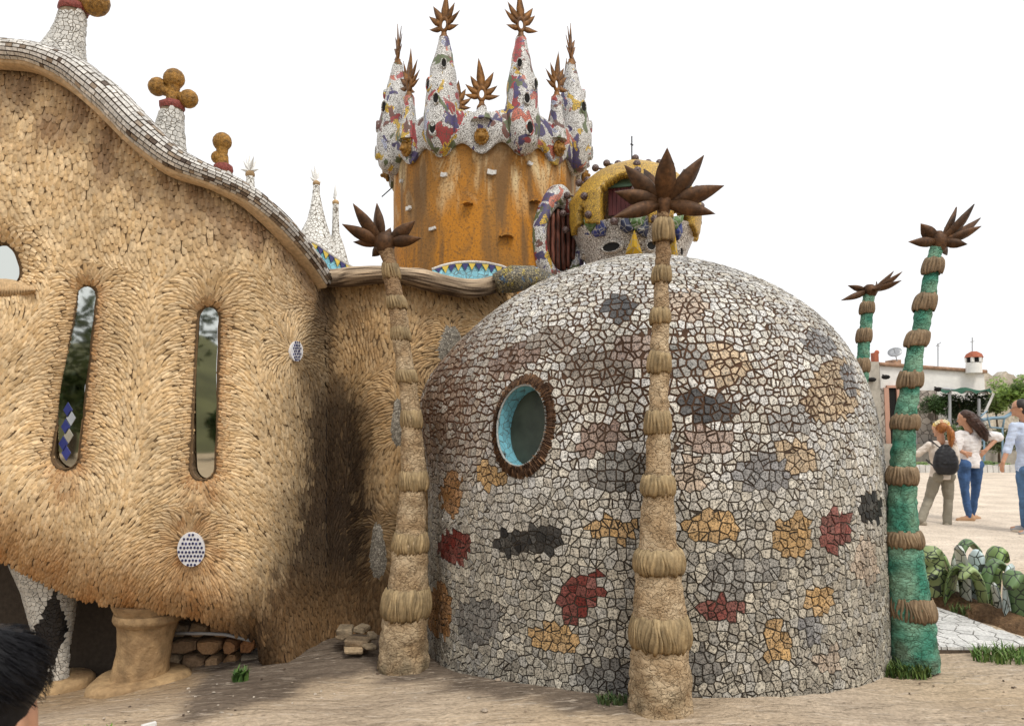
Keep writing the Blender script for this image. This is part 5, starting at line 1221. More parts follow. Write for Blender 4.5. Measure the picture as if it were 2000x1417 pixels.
def face_bits(parent, c, fr_, s, skin):
    sdv, f, u, Mx = fr_; c = Vector(c)
    for q in (-1, 1):
        m = MB(); m.ball(c + f * 0.092 * s + sdv * q * 0.03 * s + u * 0.012 * s, 0.010 * s, 8, (0.7, 0.7, 0.68), (1.4, .6, .7), Mx); m.ball(c + f * 0.098 * s + sdv * q * 0.03 * s + u * 0.012 * s, 0.0045 * s, 8, (0.02, 0.012, 0.01), (1, .6, 1), Mx); m.build('eye', M['glaze'], parent)
    m = MB(); m.ball(c + f * 0.098 * s - u * 0.058 * s, 0.010 * s, 8, (0.36, 0.13, 0.11), (2.0, .5, .55), Mx); m.build('mouth', M['glaze'], parent)
def cloth(name, colr, rough=0.85, var=0.85): return surf(name, colr, rough, var=[(9, var, 1.08), (120, 0.9, 1.06)], bump=(22, 0.5, 0.012))
SK = surf('skin', (0.50, 0.27, 0.17), 0.5, var=[(12, 0.9, 1.05)])
def hairm(name, c, c2): return surf(name, c, 0.45, var=[(60, c2, 1.3, (1, 1, 0.25))], bump=(120, 0.6, 0.006), spec=0.4)
def strands(mb, roots, dirs, L, n, wid, wav):
    for r0, d in zip(roots, dirs):
        p = Vector(r0); pts = []
        for k in range(n): pts.append(p.copy()); p = p + (Vector(d) + Vector((0, 0, -0.25)) * k * 0.3 + Vector((rnd(-1, 1), rnd(-1, 1), rnd(-1, 1))) * wav).normalized() * (L / n)
        mb.tube(pts, [wid * (1 - 0.7 * k / n) for k in range(n)], 4, cap=False)
def J(x, y, Y): return at(x, y, Y)
def shoes(parent, ank, toe, mat, solem):
    for a, t in zip(ank, toe):
        a = Vector(a); t = Vector(t); d = (t - a); d.z = 0; d.normalize(); g_ = min(a.z, t.z) - 0.02; m = MB(); q = Vector((a.x, a.y, g_))
        cap(m, q - d * 0.05 + Vector((0, 0, 0.045)), q + d * 0.10 + Vector((0, 0, 0.035)), 0.042, 0.040); cap(m, q + d * 0.06 + Vector((0, 0, 0.03)), q + d * 0.16 + Vector((0, 0, 0.02)), 0.042, 0.032); cap(m, q - d * 0.03 + Vector((0, 0, 0.05)), q - d * 0.02 + Vector((0, 0, 0.10)), 0.042, 0.040)
        sh_ = remesh(m, 'shoe', mat, parent, 0.010, 3)
        so = MB(); rows = []
        for z in (-0.012, 0.014): rows.append([q + Vector((0, 0, z)) + d * (0.05 + 0.13 * math.cos(th)) + Vector((-d.y, d.x, 0)) * 0.047 * math.sin(th) * (1 + 0.12 * math.cos(th)) for th in [2 * math.pi * k / 20 for k in range(20)]])
        so.grid(rows, None, wrap=True); so.add(rows[0], [tuple(range(20))[::-1]]); so.add(rows[1], [tuple(range(20))]); so.build('sole', solem, parent)
def person(Y, j, label, skin, shirt, trous, sleeve, shoe, sole, lw=1.0):
    """j: joints in world space"""
    feet = (j['aL'] + j['aR']) / 2; root = empty('person', (feet.x, feet.y, min(j['aL'].z, j['aR'].z) - 0.08), label, 'person')
    b_ = MB(); hc, ff = j['head'], j['face']; fr_ = head(b_, hc, ff, j.get('hs', 1)); cap(b_, hc - Vector((0, 0, 0.06)), j['neck'], 0.05, 0.058)
    hipc = (j['hL'] + j['hR']) / 2; chest = (j['sL'] + j['sR']) / 2
    tor = [(chest.lerp(hipc, t), w, dp) for t, w, dp in ((0.02, .135, .07), (0.2, .165, .10), (0.42, .15, .105), (0.62, .128, .095), (0.8, .145, .11), (1.0, .165, .125), (1.12, .15, .12))]
    def torso(mb, g_, t0=0, t1=7):
        ring = []
        for c, w, dp in tor[t0:t1]:
            ring.append([c + Vector(((w * lw + g_) * math.cos(a), (dp * lw + g_) * math.sin(a), 0)) for a in [2 * math.pi * k / 24 for k in range(24)]])
        mb.grid(ring, None, wrap=True); mb.add(ring[0], [tuple(range(24))]); mb.add(ring[-1], [tuple(range(24))[::-1]])
    torso(b_, -0.012)
    for s_ in 'LR':
        cap(b_, chest.lerp(j['s' + s_], .6), j['s' + s_], .055, .05); chain(b_, [j['s' + s_], j['e' + s_], j['w' + s_]], [.046, .038, .027]); hand(b_, j['w' + s_], j['hd' + s_], j['hn' + s_], 0.95)
        chain(b_, [j['h' + s_], j['k' + s_], j['a' + s_]], [.075, .05, .036]); cap(b_, j['a' + s_], j['a' + s_] + (j['t' + s_] - j['a' + s_]) * 0.9, .034, .03)
    bo = remesh(b_, 'body', skin, root, 0.008, 3); face_bits(root, hc, fr_, j.get('hs', 1), skin)
    m = MB(); torso(m, 0.014, 0, j.get('shirt_to', 7))
    for s_ in 'LR':
        cap(m, chest.lerp(j['s' + s_], .5), j['s' + s_], .075, .066); e, w = j['e' + s_], j['w' + s_]
        if sleeve == 'long': chain(m, [j['s' + s_], e, e.lerp(w, 0.9)], [.064, .052, .042])
        elif sleeve == 'rolled': chain(m, [j['s' + s_], e, e.lerp(w, 0.22)], [.068, .056, .054])
        else: chain(m, [j['s' + s_], j['s' + s_].lerp(e, .6), e, e.lerp(w, 0.15)], [.068, .082, .072, .05])
    remesh(m, 'shirt', shirt, root, 0.010, 3, 0.013)
    m = MB(); torso(m, 0.008, 4, 7)
    for s_ in 'LR':
        hp = j['h' + s_]; chain(m, [hp, hp.lerp(j['k' + s_], .5), j['k' + s_], j['k' + s_].lerp(j['a' + s_], .5), j['a' + s_] + Vector((0, 0, .015))], j['leg'])
        m.ball(hp + Vector((0, -0.055 * j.get('fwd', 1), -0.01)), 0.088 * lw, 12)
    remesh(m, 'trousers', trous, root, 0.010, 3, 0.009)
    shoes(root, [j['aL'], j['aR']], [j['tL'], j['tR']], shoe, sole)
    return root, fr_
WHT = cloth('white_cotton', (0.74, 0.70, 0.68)); CRM = cloth('cream_knit', (0.70, 0.62, 0.54)); BLS = cloth('pale_blue_cotton', (0.52, 0.60, 0.76)); JN = cloth('blue_denim', (0.055, 0.12, 0.27), .85, .65); JN2 = cloth('washed_denim', (0.09, 0.18, 0.33), .85, .7); KHK = cloth('olive_grey_cotton', (0.24, 0.215, 0.165)); LEA = surf('tan_leather', (0.42, 0.25, 0.14), .6); GRS = surf('grey_canvas', (0.3, 0.26, 0.2), .8); BLK = surf('black_nylon', (0.014, 0.014, 0.016), 0.5, var=[(14, .7, 1.3)], bump=(20, .5, .01)); SOL = surf('pale_rubber', (0.6, 0.52, 0.42), .8)
V = Vector
Y1 = 11.6
j = dict(head=J(1836, 838, Y1), face=V((-0.55, 0.8, -0.1)), neck=J(1838, 861, Y1), sL=J(1815, 869, Y1), sR=J(1861, 869, Y1), eL=J(1793, 886, Y1 + .08), wL=J(1778, 888, Y1 + .28), eR=J(1869, 897, Y1 - .02), wR=J(1863, 918, Y1 + .15), hL=J(1829, 928, Y1), hR=J(1850, 928, Y1), kL=J(1814, 974, Y1 + .06), aL=J(1798, 1018, Y1 - .12), kR=J(1852, 974, Y1 + .02), aR=J(1850, 1022, Y1 - .05), hdL=V((-.5, .8, .1)), hnL=V((0, .2, -1)), hdR=V((-.3, .8, -.3)), hnR=V((-1, 0, 0)), leg=[.098, .088, .070, .066, .066])
j['tL'] = j['aL'] + V((-.12, .12, -.05)); j['tR'] = j['aR'] + V((.10, .14, -.05)); j['fwd'] = 1
w1, fr1 = person(Y1, j, 'person with ginger ponytail, flower headband, cream top and black backpack', SK, CRM, KHK, 'long', GRS, SOL, 1.06)
HG = hairm('ginger_hair', (0.36, 0.13, 0.03), 0.4); HB = hairm('dark_brown_hair', (0.055, 0.024, 0.014), 0.45); HD = hairm('dark_hair', (0.022, 0.016, 0.013), 0.5)
c = j['head']; m = MB(); m.ball(c + V((0.01, -0.02, 0.035)), 0.108, 16, None, (.86, .98, .95)); m.ball(c + V((.055, -.10, .02)), .035, 10); tail = [c + V((.06, -.12, .03)), c + V((.085, -.15, -.05)), c + V((.085, -.155, -.14)), c + V((.07, -.15, -.23)), c + V((.055, -.15, -.31))]; chain(m, tail, [.034, .048, .042, .03, .012]); remesh(m, 'hair', HG, w1, 0.010, 2, .008)
m = MB(); strands(m, [tail[0] + V((rnd(-.03, .03), rnd(-.03, 0), rnd(-.02, .02))) for _ in range(40)], [V((.1 + rnd(-.2, .2), -.15, -1)) for _ in range(40)], .32, 7, .005, .12); m.build('ponytail_strands', HG, w1)
FLW = surf('flower_petals', None, .7); m = MB()
for k in range(11):
    a = math.pi * (k / 10) * 1.15 - .1; q = c + V((math.cos(a) * .115, -.02 - .05 * math.sin(a), .045 + .085 * math.sin(a))); cc = random.choice(((.75, .55, .18), (.78, .70, .45), (.7, .45, .3)))
    for p_ in range(5): b2 = 2 * math.pi * p_ / 5; m.ball(q + V((math.cos(b2) * .018, -.01, math.sin(b2) * .018)), .015, 6, cc, (1, .5, 1))
m.build('flower_headband', FLW, w1)
m = MB(); bc = (j['sL'] + j['sR']) / 2 + V((.0, -.19, -.20)); bc.x = at(1833, 894, Y1).x
for k_ in range(13): z = -.17 + .34 * k_ / 12; w = ipl(z, [(-.17, .16), (-.12, .19), (0, .18), (.1, .14), (.17, .07)]); d = ipl(z, [(-.17, .075), (-.1, .095), (.05, .08), (.17, .05)]); cap(m, bc + V((-w + d, 0, z)), bc + V((w - d, 0, z)), d, d)
bp2 = remesh(m, 'backpack', BLK, None, 0.012, 6, .008); tag(bp2, 'small black backpack worn by the person with the ginger ponytail', 'backpack')
m = MB()
for s_ in (-1, 1):
    sx = j['sR'] if s_ > 0 else j['sL']; m.tube([bc + V((s_ * .06, .02, .16)), V((lerp(bc.x, sx.x, .8), sx.y - .10, sx.z + .03)), V((lerp(bc.x, sx.x, .85), sx.y + .0, sx.z + .085)), V((lerp(bc.x, sx.x, .85), sx.y + .1, sx.z - .02))], .019, 8, sq=.5); m.tube([bc + V((s_ * .16, .04, -.12)), V((bc.x + s_ * .21, bc.y + .16, bc.z - .02))], .012, 6)
m.tube([bc + V((-.04, -.03, .17)), bc + V((-.02, -.05, .21)), bc + V((.02, -.05, .21)), bc + V((.04, -.03, .17))], .008, 6); m.build('strap', BLK, bp2)
m = MB(); m.tube([bc + V((-.12, -.092, -.06)), bc + V((-.05, -.098, -.075)), bc + V((.05, -.098, -.075)), bc + V((.12, -.092, -.06))], .005, 6); m.build('zip', M['dark'], bp2)
Y2 = 11.9
j = dict(head=J(1884, 817, Y2), face=V((-.85, .55, -.12)), neck=J(1893, 840, Y2), sL=J(1872, 849, Y2), sR=J(1915, 847, Y2), eL=J(1869, 876, Y2 - .05), wL=J(1884, 884, Y2 - .10), eR=J(1950, 853, Y2 - .03), wR=J(1925, 879, Y2 - .08), hL=J(1882, 906, Y2), hR=J(1906, 906, Y2 + .02), kL=J(1884, 957, Y2), aL=J(1893, 1009, Y2), kR=J(1906, 953, Y2 + .1), aR=J(1899, 1006, Y2 + .26), hdL=V((.9, -.1, -.2)), hnL=V((0, 1, 0)), hdR=V((-.6, .1, -.7)), hnR=V((0, 1, 0.2)), leg=[.105, .09, .062, .058, .044])
j['tL'] = j['aL'] + V((-.05, .02, -.05)); j['tR'] = j['aR'] + V((.14, .06, -.05)); j['tL'] = j['aL'] + V((-.14, .05, -.05))
w2, fr2 = person(Y2, j, 'person with long brown hair in a white blouse, one hand on hip', SK, WHT, JN, 'puff', LEA, SOL, 1.02)
c = j['head']; m = MB(); m.ball(c + V((.025, .0, .035)), .112, 16, None, (.92, .92, .98)); hair = [c + V((.04, -.05, .04)), c + V((.10, -.09, -.05)), c + V((.16, -.12, -.15)), c + V((.22, -.13, -.25)), c + V((.25, -.13, -.34))]; chain(m, hair, [.09, .088, .078, .062, .028]); remesh(m, 'hair', HB, w2, .011, 2, .012)
m = MB(); strands(m, [c + V((rnd(-.02, .1), rnd(-.13, .0), rnd(-.02, .09))) for _ in range(110)], [V((.55 + rnd(-.15, .2), -.3 + rnd(-.2, .2), -.75)) for _ in range(110)], .42, 8, .006, .10); m.build('hair_strands', HB, w2)
m = MB(); m.ball(c + V((.075, -.10, .04)), .016, 8, (0.75, .72, .68), (1.4, .6, 1)); m.build('hair_clip', M['glaze'], w2)
Y3 = 10.6
j = dict(head=J(1992, 797, Y3), face=V((-.85, .5, 0)), neck=J(2003, 822, Y3), sL=J(1981, 833, Y3), sR=J(2037, 833, Y3), eL=J(1969, 874, Y3), wL=J(1959, 902, Y3 - .03), eR=J(2052, 876, Y3), wR=J(2060, 905, Y3 + .1), hL=J(1999, 918, Y3), hR=J(2026, 918, Y3), kL=J(2001, 972, Y3 + .02), aL=J(2003, 1028, Y3 + .12), kR=J(2030, 972, Y3 + .05), aR=J(2020, 1036, Y3 - .14), hdL=V((-.2, .1, -1)), hnL=V((1, .2, 0)), hdR=V((.1, .1, -1)), hnR=V((-1, .2, 0)), leg=[.10, .092, .072, .066, .062], hs=1.05)
j['tL'] = j['aL'] + V((-.16, .08, -.04)); j['tR'] = j['aR'] + V((-.16, .08, -.04))
w3, fr3 = person(Y3, j, 'person in glasses, pale blue shirt and jeans at the right edge', SK, BLS, JN2, 'rolled', surf('grey_shoes', (.35, .35, .36), .7), SOL, 1.12)
c = j['head']; m = MB(); m.ball(c + V((.02, -.01, .035)), .11, 16, None, (.9, .88, .92)); m.ball(c + V((.05, -.04, -.02)), .075, 12); remesh(m, 'hair', HD, w3, .010, 2)
sdv, f, u, Mx = fr3; m = MB()
for q in (-1, 1):
    o = c + f * .112 + sdv * q * .033 + u * .012; m.tube([o + sdv * math.cos(t) * .024 + u * math.sin(t) * .018 for t in [2 * math.pi * k / 12 for k in range(13)]], .003, 5, (.02, .02, .02), cap=False); m.tube([o + sdv * q * .024, o + sdv * q * .05 - f * .06, c + sdv * q * .088 - f * .02 + u * .012], .003, 5, (.02, .02, .02))
m.build('glasses', M['glaze'], w3)
# nearest person: dark head cut by the lower left corner
Yf = 1.42; hc = at(-12, 1338, Yf); root = empty('person', (hc.x, hc.y, -0.05), 'person with tousled short black hair at the bottom left corner', 'person'); b_ = MB()
fr_ = head(b_, hc, V((-.35, .93, 0)), 0.86); b_.ball(hc + V((.070, -.03, -.062)), .026, 10, None, (.45, .7, 1.1)); cap(b_, hc + V((.045, 0, -.05)), hc + V((.035, .02, -.11)), .035, .035); ch = hc + V((0, -.02, -.23)); cap(b_, hc + V((0, -.015, -.03)), ch, .048, .058)
gz0 = -0.05; hip = V((hc.x, hc.y, gz0 + .52))
ring = []
for t, w, dp in ((0, .10, .07), (.15, .15, .09), (.5, .13, .09), (1, .14, .1)): q = ch.lerp(hip, t) ; ring.append([q + V((w * math.cos(a), dp * math.sin(a), -.02)) for a in [2 * math.pi * k / 20 for k in range(20)]])
b_.grid(ring, None, wrap=True); b_.add(ring[0], [tuple(range(20))]); b_.add(ring[-1], [tuple(range(20))[::-1]])
for s_ in (-1, 1):
    sh_ = ch + V((s_ * .15, 0, -.06)); el = sh_ + V((s_ * .05, -.02, -.2)); wr = el + V((0, .05, -.18)); chain(b_, [sh_, el, wr], [.045, .036, .026]); hand(b_, wr, V((0, .1, -1)), V((-s_, 0, 0)), .75)
    h_ = hip + V((s_ * .07, 0, -.04)); kn = h_ + V((0, .02, -.22)); an = V((kn.x, kn.y - .01, gz0 + .06)); chain(b_, [h_, kn, an], [.07, .05, .036]); cap(b_, an, an + V((0, .12, -.03)), .032, .028)
remesh(b_, 'body', SK, root, .007, 3); face_bits(root, hc, fr_, .86, SK)
m = MB(); rg = []
for t, w, dp in ((-.02, .095, .075), (.12, .165, .105), (.5, .15, .11), (1.0, .16, .12)): q = ch.lerp(hip, t); rg.append([q + V((w * math.cos(a), dp * math.sin(a), -.03)) for a in [2 * math.pi * k / 20 for k in range(20)]])
m.grid(rg, None, wrap=True); m.add(rg[0], [tuple(range(20))]); m.add(rg[-1], [tuple(range(20))[::-1]])
for s_ in (-1, 1): sh_ = ch + V((s_ * .15, 0, -.07)); cap(m, ch + V((s_ * .06, 0, -.05)), sh_, .055, .055); cap(m, sh_, sh_ + V((s_ * .04, -.015, -.16)), .055, .05)
remesh(m, 'shirt', cloth('dark_cotton', (.03, .03, .035)), root, .010, 4)
m = MB()
for s_ in (-1, 1): h_ = hip + V((s_ * .07, 0, -.04)); chain(m, [h_, h_ + V((0, .02, -.22)), V((h_.x, h_.y + .01, gz0 + .09))], [.095, .065, .055])
cap(m, hip + V((-.08, 0, 0)), hip + V((.08, 0, 0)), .10, .10); remesh(m, 'trousers', JN, root, .010, 4)
HK = surf('black_hair', (.004, .0037, .005), .5, var=[(90, .5, 1.6)], spec=.22); m = MB(); m.ball(hc + V((.008, -.016, .022)), .092, 18, None, (.95, 1.0, 1.0)); m.ball(hc + V((.015, -.03, -.035)), .066, 12); m.ball(hc + V((-.01, -.05, -.055)), .055, 12); remesh(m, 'hair', HK, root, .008, 2)
m = MB(); rt, di = [], []
for _ in range(1500):
    a, ph = rnd(0, 2 * math.pi), math.acos(rnd(-.75, 1)); d = V((math.sin(ph) * math.cos(a), math.sin(ph) * math.sin(a), math.cos(ph))); 
    if d.z < -.3 and d.x > .3: continue
    rt.append(hc + V((.008, -.016, .022)) + d * .090); tg = V((-d.y, d.x, -.7)); tg = (tg - d * tg.dot(d)).normalized(); di.append(d * .02 + tg)
strands(m, rt, di, .055, 6, .0009, .12); m.build('hair_strands', HK, root)

# ------------------------------------------------------------------ rubble at the wall foot, litter, weeds
for k, (x, y, w, h, d, Y, rot) in enumerate(((675, 1229, 30, 13, .16, 5.62, .1), (708, 1226, 22, 11, .14, 5.6, -.2), (700, 1252, 46, 15, .16, 5.45, .05), (690, 1268, 34, 8, .14, 5.36, .2), (727, 1240, 16, 12, .12, 5.55, .4), (668, 1243, 20, 7, .1, 5.5, -.3), (722, 1262, 22, 9, .1, 5.36, .5))):
    p = at(x, y, Y); s = Y / F; Mx = Matrix.Translation(p) @ Matrix.Rotation(rot, 4, 'Z') @ Matrix.Rotation(rnd(-.12, .12), 4, 'Y'); m = MB(); bm_ = bmesh.new(); bmesh.ops.create_cube(bm_, size=1)
    for v in bm_.verts: v.co = V((v.co.x * w * s * rnd(.8, 1.1), v.co.y * d * rnd(.8, 1.1), v.co.z * h * s * 0.95 * rnd(.75, 1.1)))
    bmesh.ops.bevel(bm_, geom=bm_.edges[:], offset=.008, segments=1, affect='EDGES'); bm_.verts.ensure_lookup_table(); bm_.verts.index_update()
    m.add([Mx @ v.co for v in bm_.verts], [[v.index for v in f.verts] for f in bm_.faces], random.choice(((.30, .23, .15), (.42, .31, .19), (.22, .16, .10)))); bm_.free(); o = m.build('loose_stone', M['stone'])
    tag(o, ['flat brown stone topmost on the left of the rubble pile beside the palm', 'small grey stone beside the topmost one of the rubble pile', 'broad pale stone in the middle of the rubble pile', 'thin slab at the front foot of the rubble pile', 'short upright stone of the rubble pile closest to the palm', 'small stone lying at the left end of the rubble pile', 'small stone at the front right of the rubble pile by the palm'][k], 'stone', 'loose stones heaped at the wall foot')
p = at(291, 1404, 3.98); m = MB(); Mx = Matrix.Translation((p.x, p.y, gz(p.x, p.y) + .012)) @ Matrix.Rotation(.75, 4, 'Z'); m.box((-.035, -.012, -.006), (.035, .012, .010), (.8, .8, .78), Mx); tag(m.build('white_scrap', M['whitepaint']), 'small white scrap lying on the ground in front of the pillar', 'litter')
for k, (x, y, s) in enumerate(((462, 1300, .018), (345, 1312, .014), (300, 1348, .012), (155, 1345, .022), (130, 1343, .012))):
    pass
GRM = surf('grass_blade', None, .6, var=[(20, .7, 1.2)])
def tuft(name, x, y, Y, n, h, spread, c0, c1, label, cat='grass tuft', wide=.006):
    p = at(x, y, Y); z = gz(p.x, p.y); m = MB()
    for _ in range(n):
        a = rnd(0, 6.3); r = spread * math.sqrt(random.random()); q = V((p.x + r * math.cos(a), p.y + .6 * r * math.sin(a), z - .01)); L = h * rnd(.5, 1.1); b2 = rnd(0, 6.3); ln = rnd(.2, .8) * L; d = V((math.cos(b2), math.sin(b2), 0)); sdv = V((-d.y, d.x, 0)) * wide
        m1, t1 = q + d * ln * .35 + V((0, 0, L * .6)), q + d * ln + V((0, 0, L * rnd(.75, 1))); m.add([q - sdv, q + sdv, m1 + sdv * .8, m1 - sdv * .8, t1], [(0, 1, 2, 3), (3, 2, 4)], mixc(c0, c1, random.random()))
    o = m.build(name, GRM); tag(o, label, cat)
tuft('grass_tuft', 1768, 1298, 4.78, 260, .11, .17, (.03, .07, .012), (.12, .17, .04), 'grass tuft round the foot of the turquoise palm beside the dome')
tuft('grass_tuft', 1970, 1275, 5.05, 320, .11, .24, (.05, .12, .02), (.16, .24, .06), 'grass tuft at the right edge in front of the white paving')
tuft('weed', 470, 1303, 5.0, 60, .10, .05, (.04, .09, .02), (.10, .18, .04), 'small green weed at the foot of the rubble wall', 'weed', .009)
tuft('weed', 168, 1415, 3.92, 70, .06, .06, (.12, .22, .02), (.25, .33, .05), 'bright yellow green weed on the ground near the black haired person', 'weed', .010)
tuft('weed', 214, 1412, 3.92, 30, .06, .025, (.10, .2, .02), (.2, .3, .05), 'tiny weed just right of the bright yellow green one', 'weed', .009)
tuft('weed', 1195, 1340, 4.12, 70, .055, .08, (.03, .06, .02), (.09, .12, .04), 'dull green weed between the dome foot and the front palm', 'weed', .007)
tuft('grass_tuft', 1895, 1190, 6.15, 130, .10, .15, (.04, .08, .02), (.12, .16, .05), 'dry grass tuft on the earth bank behind the white paving')

# ------------------------------------------------------------------ white mosaic path, earth bank, leaf sculptures
pa = bpy.data.objects.new('path', None); col.objects.link(pa); pa['kind'] = 'structure'; ORI[pa.name] = V((0, 0, 0))
quad = [at(1815, 1263, 5.21), at(1968, 1264, 5.2), at(2025, 1252, 5.33), at(1815, 1178, 6.42)]
quad = [V((q.x, q.y)) for q in quad]
m = MB(); m.add([V((q.x, q.y, -0.012)) for q in quad] + [V((q.x, q.y, -0.2)) for q in quad], [tuple(range(4))] + [(k, k + 4, (k + 1) % 4 + 4, (k + 1) % 4) for k in range(4)], (.10, .075, .055)); m.build('bed', M['grout'], pa)
pts = [(2.6 + .135 * (i + .5 * (k % 2)) + rnd(-.04, .04), 5.0 + .115 * k + rnd(-.035, .035)) for i in range(20) for k in range(14)]
for c0, q in voronoi_cells(pts):
    if parea(q) < 0: q = q[::-1]
    for i in range(4):
        a_, b2 = quad[i], quad[(i + 1) % 4]; e = b2 - a_; nn = V((-e.y, e.x)).normalized(); 
        q = clip(q, a_, nn)
        if len(q) < 3: break
    if len(q) < 3: continue
    for q1 in split(q, .5):
        q2 = inset(q1, .0045)
        if len(q2) < 3 or abs(parea(q2)) < 4e-4 or max((p - q2[0]).length for p in q2) > .5: continue
        h = rnd(0, .006); k = len(q2); m = MB(); v = rnd(.88, 1.03); m.add([V((p.x, p.y, h + .002)) for p in q2] + [V((p.x, p.y, -.03)) for p in q2], [tuple(range(k))] + [(i, i + k, (i + 1) % k + k, (i + 1) % k) for i in range(k)], (.78 * v, .77 * v, .74 * v)); m.build('paving_tile', M['bandtile'], pa)
m = MB(); rows = []
crest = [(1795, 1160, 6.75), (1830, 1163, 6.6), (1880, 1170, 6.35), (1930, 1188, 6.1), (1980, 1205, 5.85), (2060, 1225, 5.6)]
for i in range(41):
    t = i / 40 * 5; k = min(4, int(t)); f = t - k; a_, b2 = V((at(*crest[k]).x, crest[k][2])), V((at(*crest[k + 1]).x, crest[k + 1][2])); q = a_.lerp(b2, f); nrm = V((.7, .7)); r = []
    for s_ in range(11):
        u = (s_ - 5) / 5 * .24; hh = .11 * math.cos(math.pi / 2 * (s_ - 5) / 5) ** .8 if 0 < s_ < 10 else -.03; x_, y_ = q.x + nrm.x * u, q.y + nrm.y * u; r.append(V((x_, y_, hh - .03 + .035 * noise.noise(V((x_ * 6, y_ * 6, 0))) + .02 * noise.noise(V((x_ * 17, y_ * 17, 3))))))
    rows.append(r)
m.grid(rows); m.build('earth_bank', M['soil'], None, True, 'structure')
def strap(mb, b0, h, reach, w, d, c, curl=1.0, n=14):
    """thick leaf rising and bending over; d is the side it bends to"""
    d = V(d).normalized(); sdv = V((-d.y, d.x, 0)); rows = []
    for i in range(n):
        t = i / (n - 1); a = t * math.pi * 0.62 * curl; q = b0 + V((0, 0, h * math.sin(min(a, math.pi / 2)) - (h * .35 * (a - math.pi / 2) if a > math.pi / 2 else 0))) + d * reach * (1 - math.cos(a)) ; ww = w * ipl(t, [(0, .75), (.3, 1), (.75, .9), (.93, .65), (1, .3)]) * .5
        nn = (d * math.cos(a * .9) * -1 + V((0, 0, 1)) * math.sin(a)).normalized(); th = .022; rows.append([q - sdv * ww - nn * .01, q - sdv * ww * .5 + nn * th, q + sdv * ww * .5 + nn * th, q + sdv * ww - nn * .01, q + sdv * ww * .5 - nn * th * .6, q - sdv * ww * .5 - nn * th * .6])
    mb.grid(rows, c, wrap=True); mb.add(rows[0], [(5, 4, 3, 2, 1, 0)], c); mb.add(rows[-1], [(0, 1, 2, 3, 4, 5)], c)
G1, G2, G3, W1_, W2_ = (.24, .36, .12), (.15, .25, .10), (.36, .46, .20), (.72, .76, .70), (.60, .72, .72)
SC = [('low green domed mosaic leaf beside the turquoise palm', [(1822, 1150, 6.5, .40, .12, .22, (-.3, -.4), G3, 1.1), (1852, 1165, 6.4, .30, .16, .26, (.6, -.8), G1, 1.35), (1838, 1160, 6.55, .26, .14, .24, (-.8, -.5), G3, 1.3)]),
      ('hooked green mosaic leaves arching over behind the white straps', [(1862, 1140, 6.75, .40, .19, .15, (1, .1), G2, 1.15), (1858, 1150, 6.7, .32, .1, .14, (-.8, .2), G1, 1.0)]),
      ('pale white mosaic leaves leaning upright in the middle of the bank', [(1888, 1160, 6.3, .42, .07, .17, (-1, -.1), W1_, .8), (1904, 1158, 6.35, .38, .06, .19, (1, .3), W2_, .8), (1872, 1140, 6.7, .28, .05, .1, (.3, .8), W1_, .7)]),
      ('pair of arching green mosaic leaves right of the white ones', [(1918, 1165, 6.2, .34, .17, .14, (1, .1), G2, 1.2), (1935, 1160, 6.35, .40, .12, .20, (.7, .2), G1, 1.15), (1922, 1172, 6.15, .30, .15, .13, (-1, -.2), G3, 1.15)]),
      ('broad bluish white mosaic leaf standing near the right edge', [(1968, 1185, 5.9, .36, .05, .25, (.5, -.6), W2_, .8), (1950, 1180, 6.0, .22, .05, .10, (-1, 0), W1_, .7), (1985, 1178, 6.05, .27, .05, .14, (1, .3), W2_, .7)]),
      ('dark green drooping mosaic leaf cut by the right edge', [(1996, 1195, 5.8, .34, .13, .17, (-.7, -.5), G2, 1.2), (2012, 1195, 5.8, .38, .13, .2, (1, -.2), G1, 1.2)])]
for lab, ls in SC:
    r = empty('leaf_sculpture', at(ls[0][0], ls[0][1], ls[0][2]), lab, 'garden sculpture', 'mosaic leaf sculptures on the earth bank')
    for (x, y, Y, h, rc2, w, d, c, cu) in ls:
        m = MB(); q = at(x, y, Y); strap(m, V((q.x, q.y, .0)), h * 1.18, rc2 * .9, w * .95, (d[0], d[1], 0), c, cu); m.build('leaf', M['leafmosaic'], r, True)

# ------------------------------------------------------------------ the far side of the square
hw = empty('white_house', at(1800, 905, 27), 'long low white house with flat roof at the back of the square', 'house'); YH = 27.0
M['lime'] = surf('whitewash', (0.78, 0.76, 0.72), .85, var=[(0.8, .88, 1.04), (6, .9, 1.03)], bump=(8, .2, .02)); M['greywall'] = surf('grey_render', (.36, .33, .28), .9, var=[(1, .75, 1.15), (8, .85, 1.1)]); M['terra'] = surf('terracotta', (.36, .11, .06), .8, var=[(5, .7, 1.2)]); M['brick'] = surf('old_brick', (.33, .20, .13), .9, var=[(7, .6, 1.3)]); M['chips'] = micro('pebble_wall', (.50, .44, .38), (.12, .1, .08), 4.5, .06, .5); M['pinkt'] = surf('pink_trim', (.52, .30, .22), .8); M['metal'] = surf('grey_metal', (.35, .36, .37), .5, .6); M['net'] = surf('green_net', (.03, .09, .06), .9); M['pipe'] = surf('blue_metal', (.18, .28, .36), .5)
def slab(mb, x0, x1, y0, y1, Y, depth, c=None):
    a, b2 = at(x0, y1, Y), at(x1, y0, Y); mb.box((a.x, Y, a.z), (b2.x, Y + depth, b2.z), c)
m = MB(); a, b2 = at(1718, 712, YH), at(1922, 727, YH); pts = [(a.x, a.z), (b2.x, b2.z), (b2.x, -.1), (a.x, -.1)]
m.add([V((x, YH, z)) for x, z in pts] + [V((x, YH + 7, z)) for x, z in pts], [(3, 2, 1, 0), (4, 5, 6, 7), (0, 1, 5, 4), (1, 2, 6, 5), (2, 3, 7, 6), (3, 0, 4, 7)]); m.build('wall', M['lime'], hw)
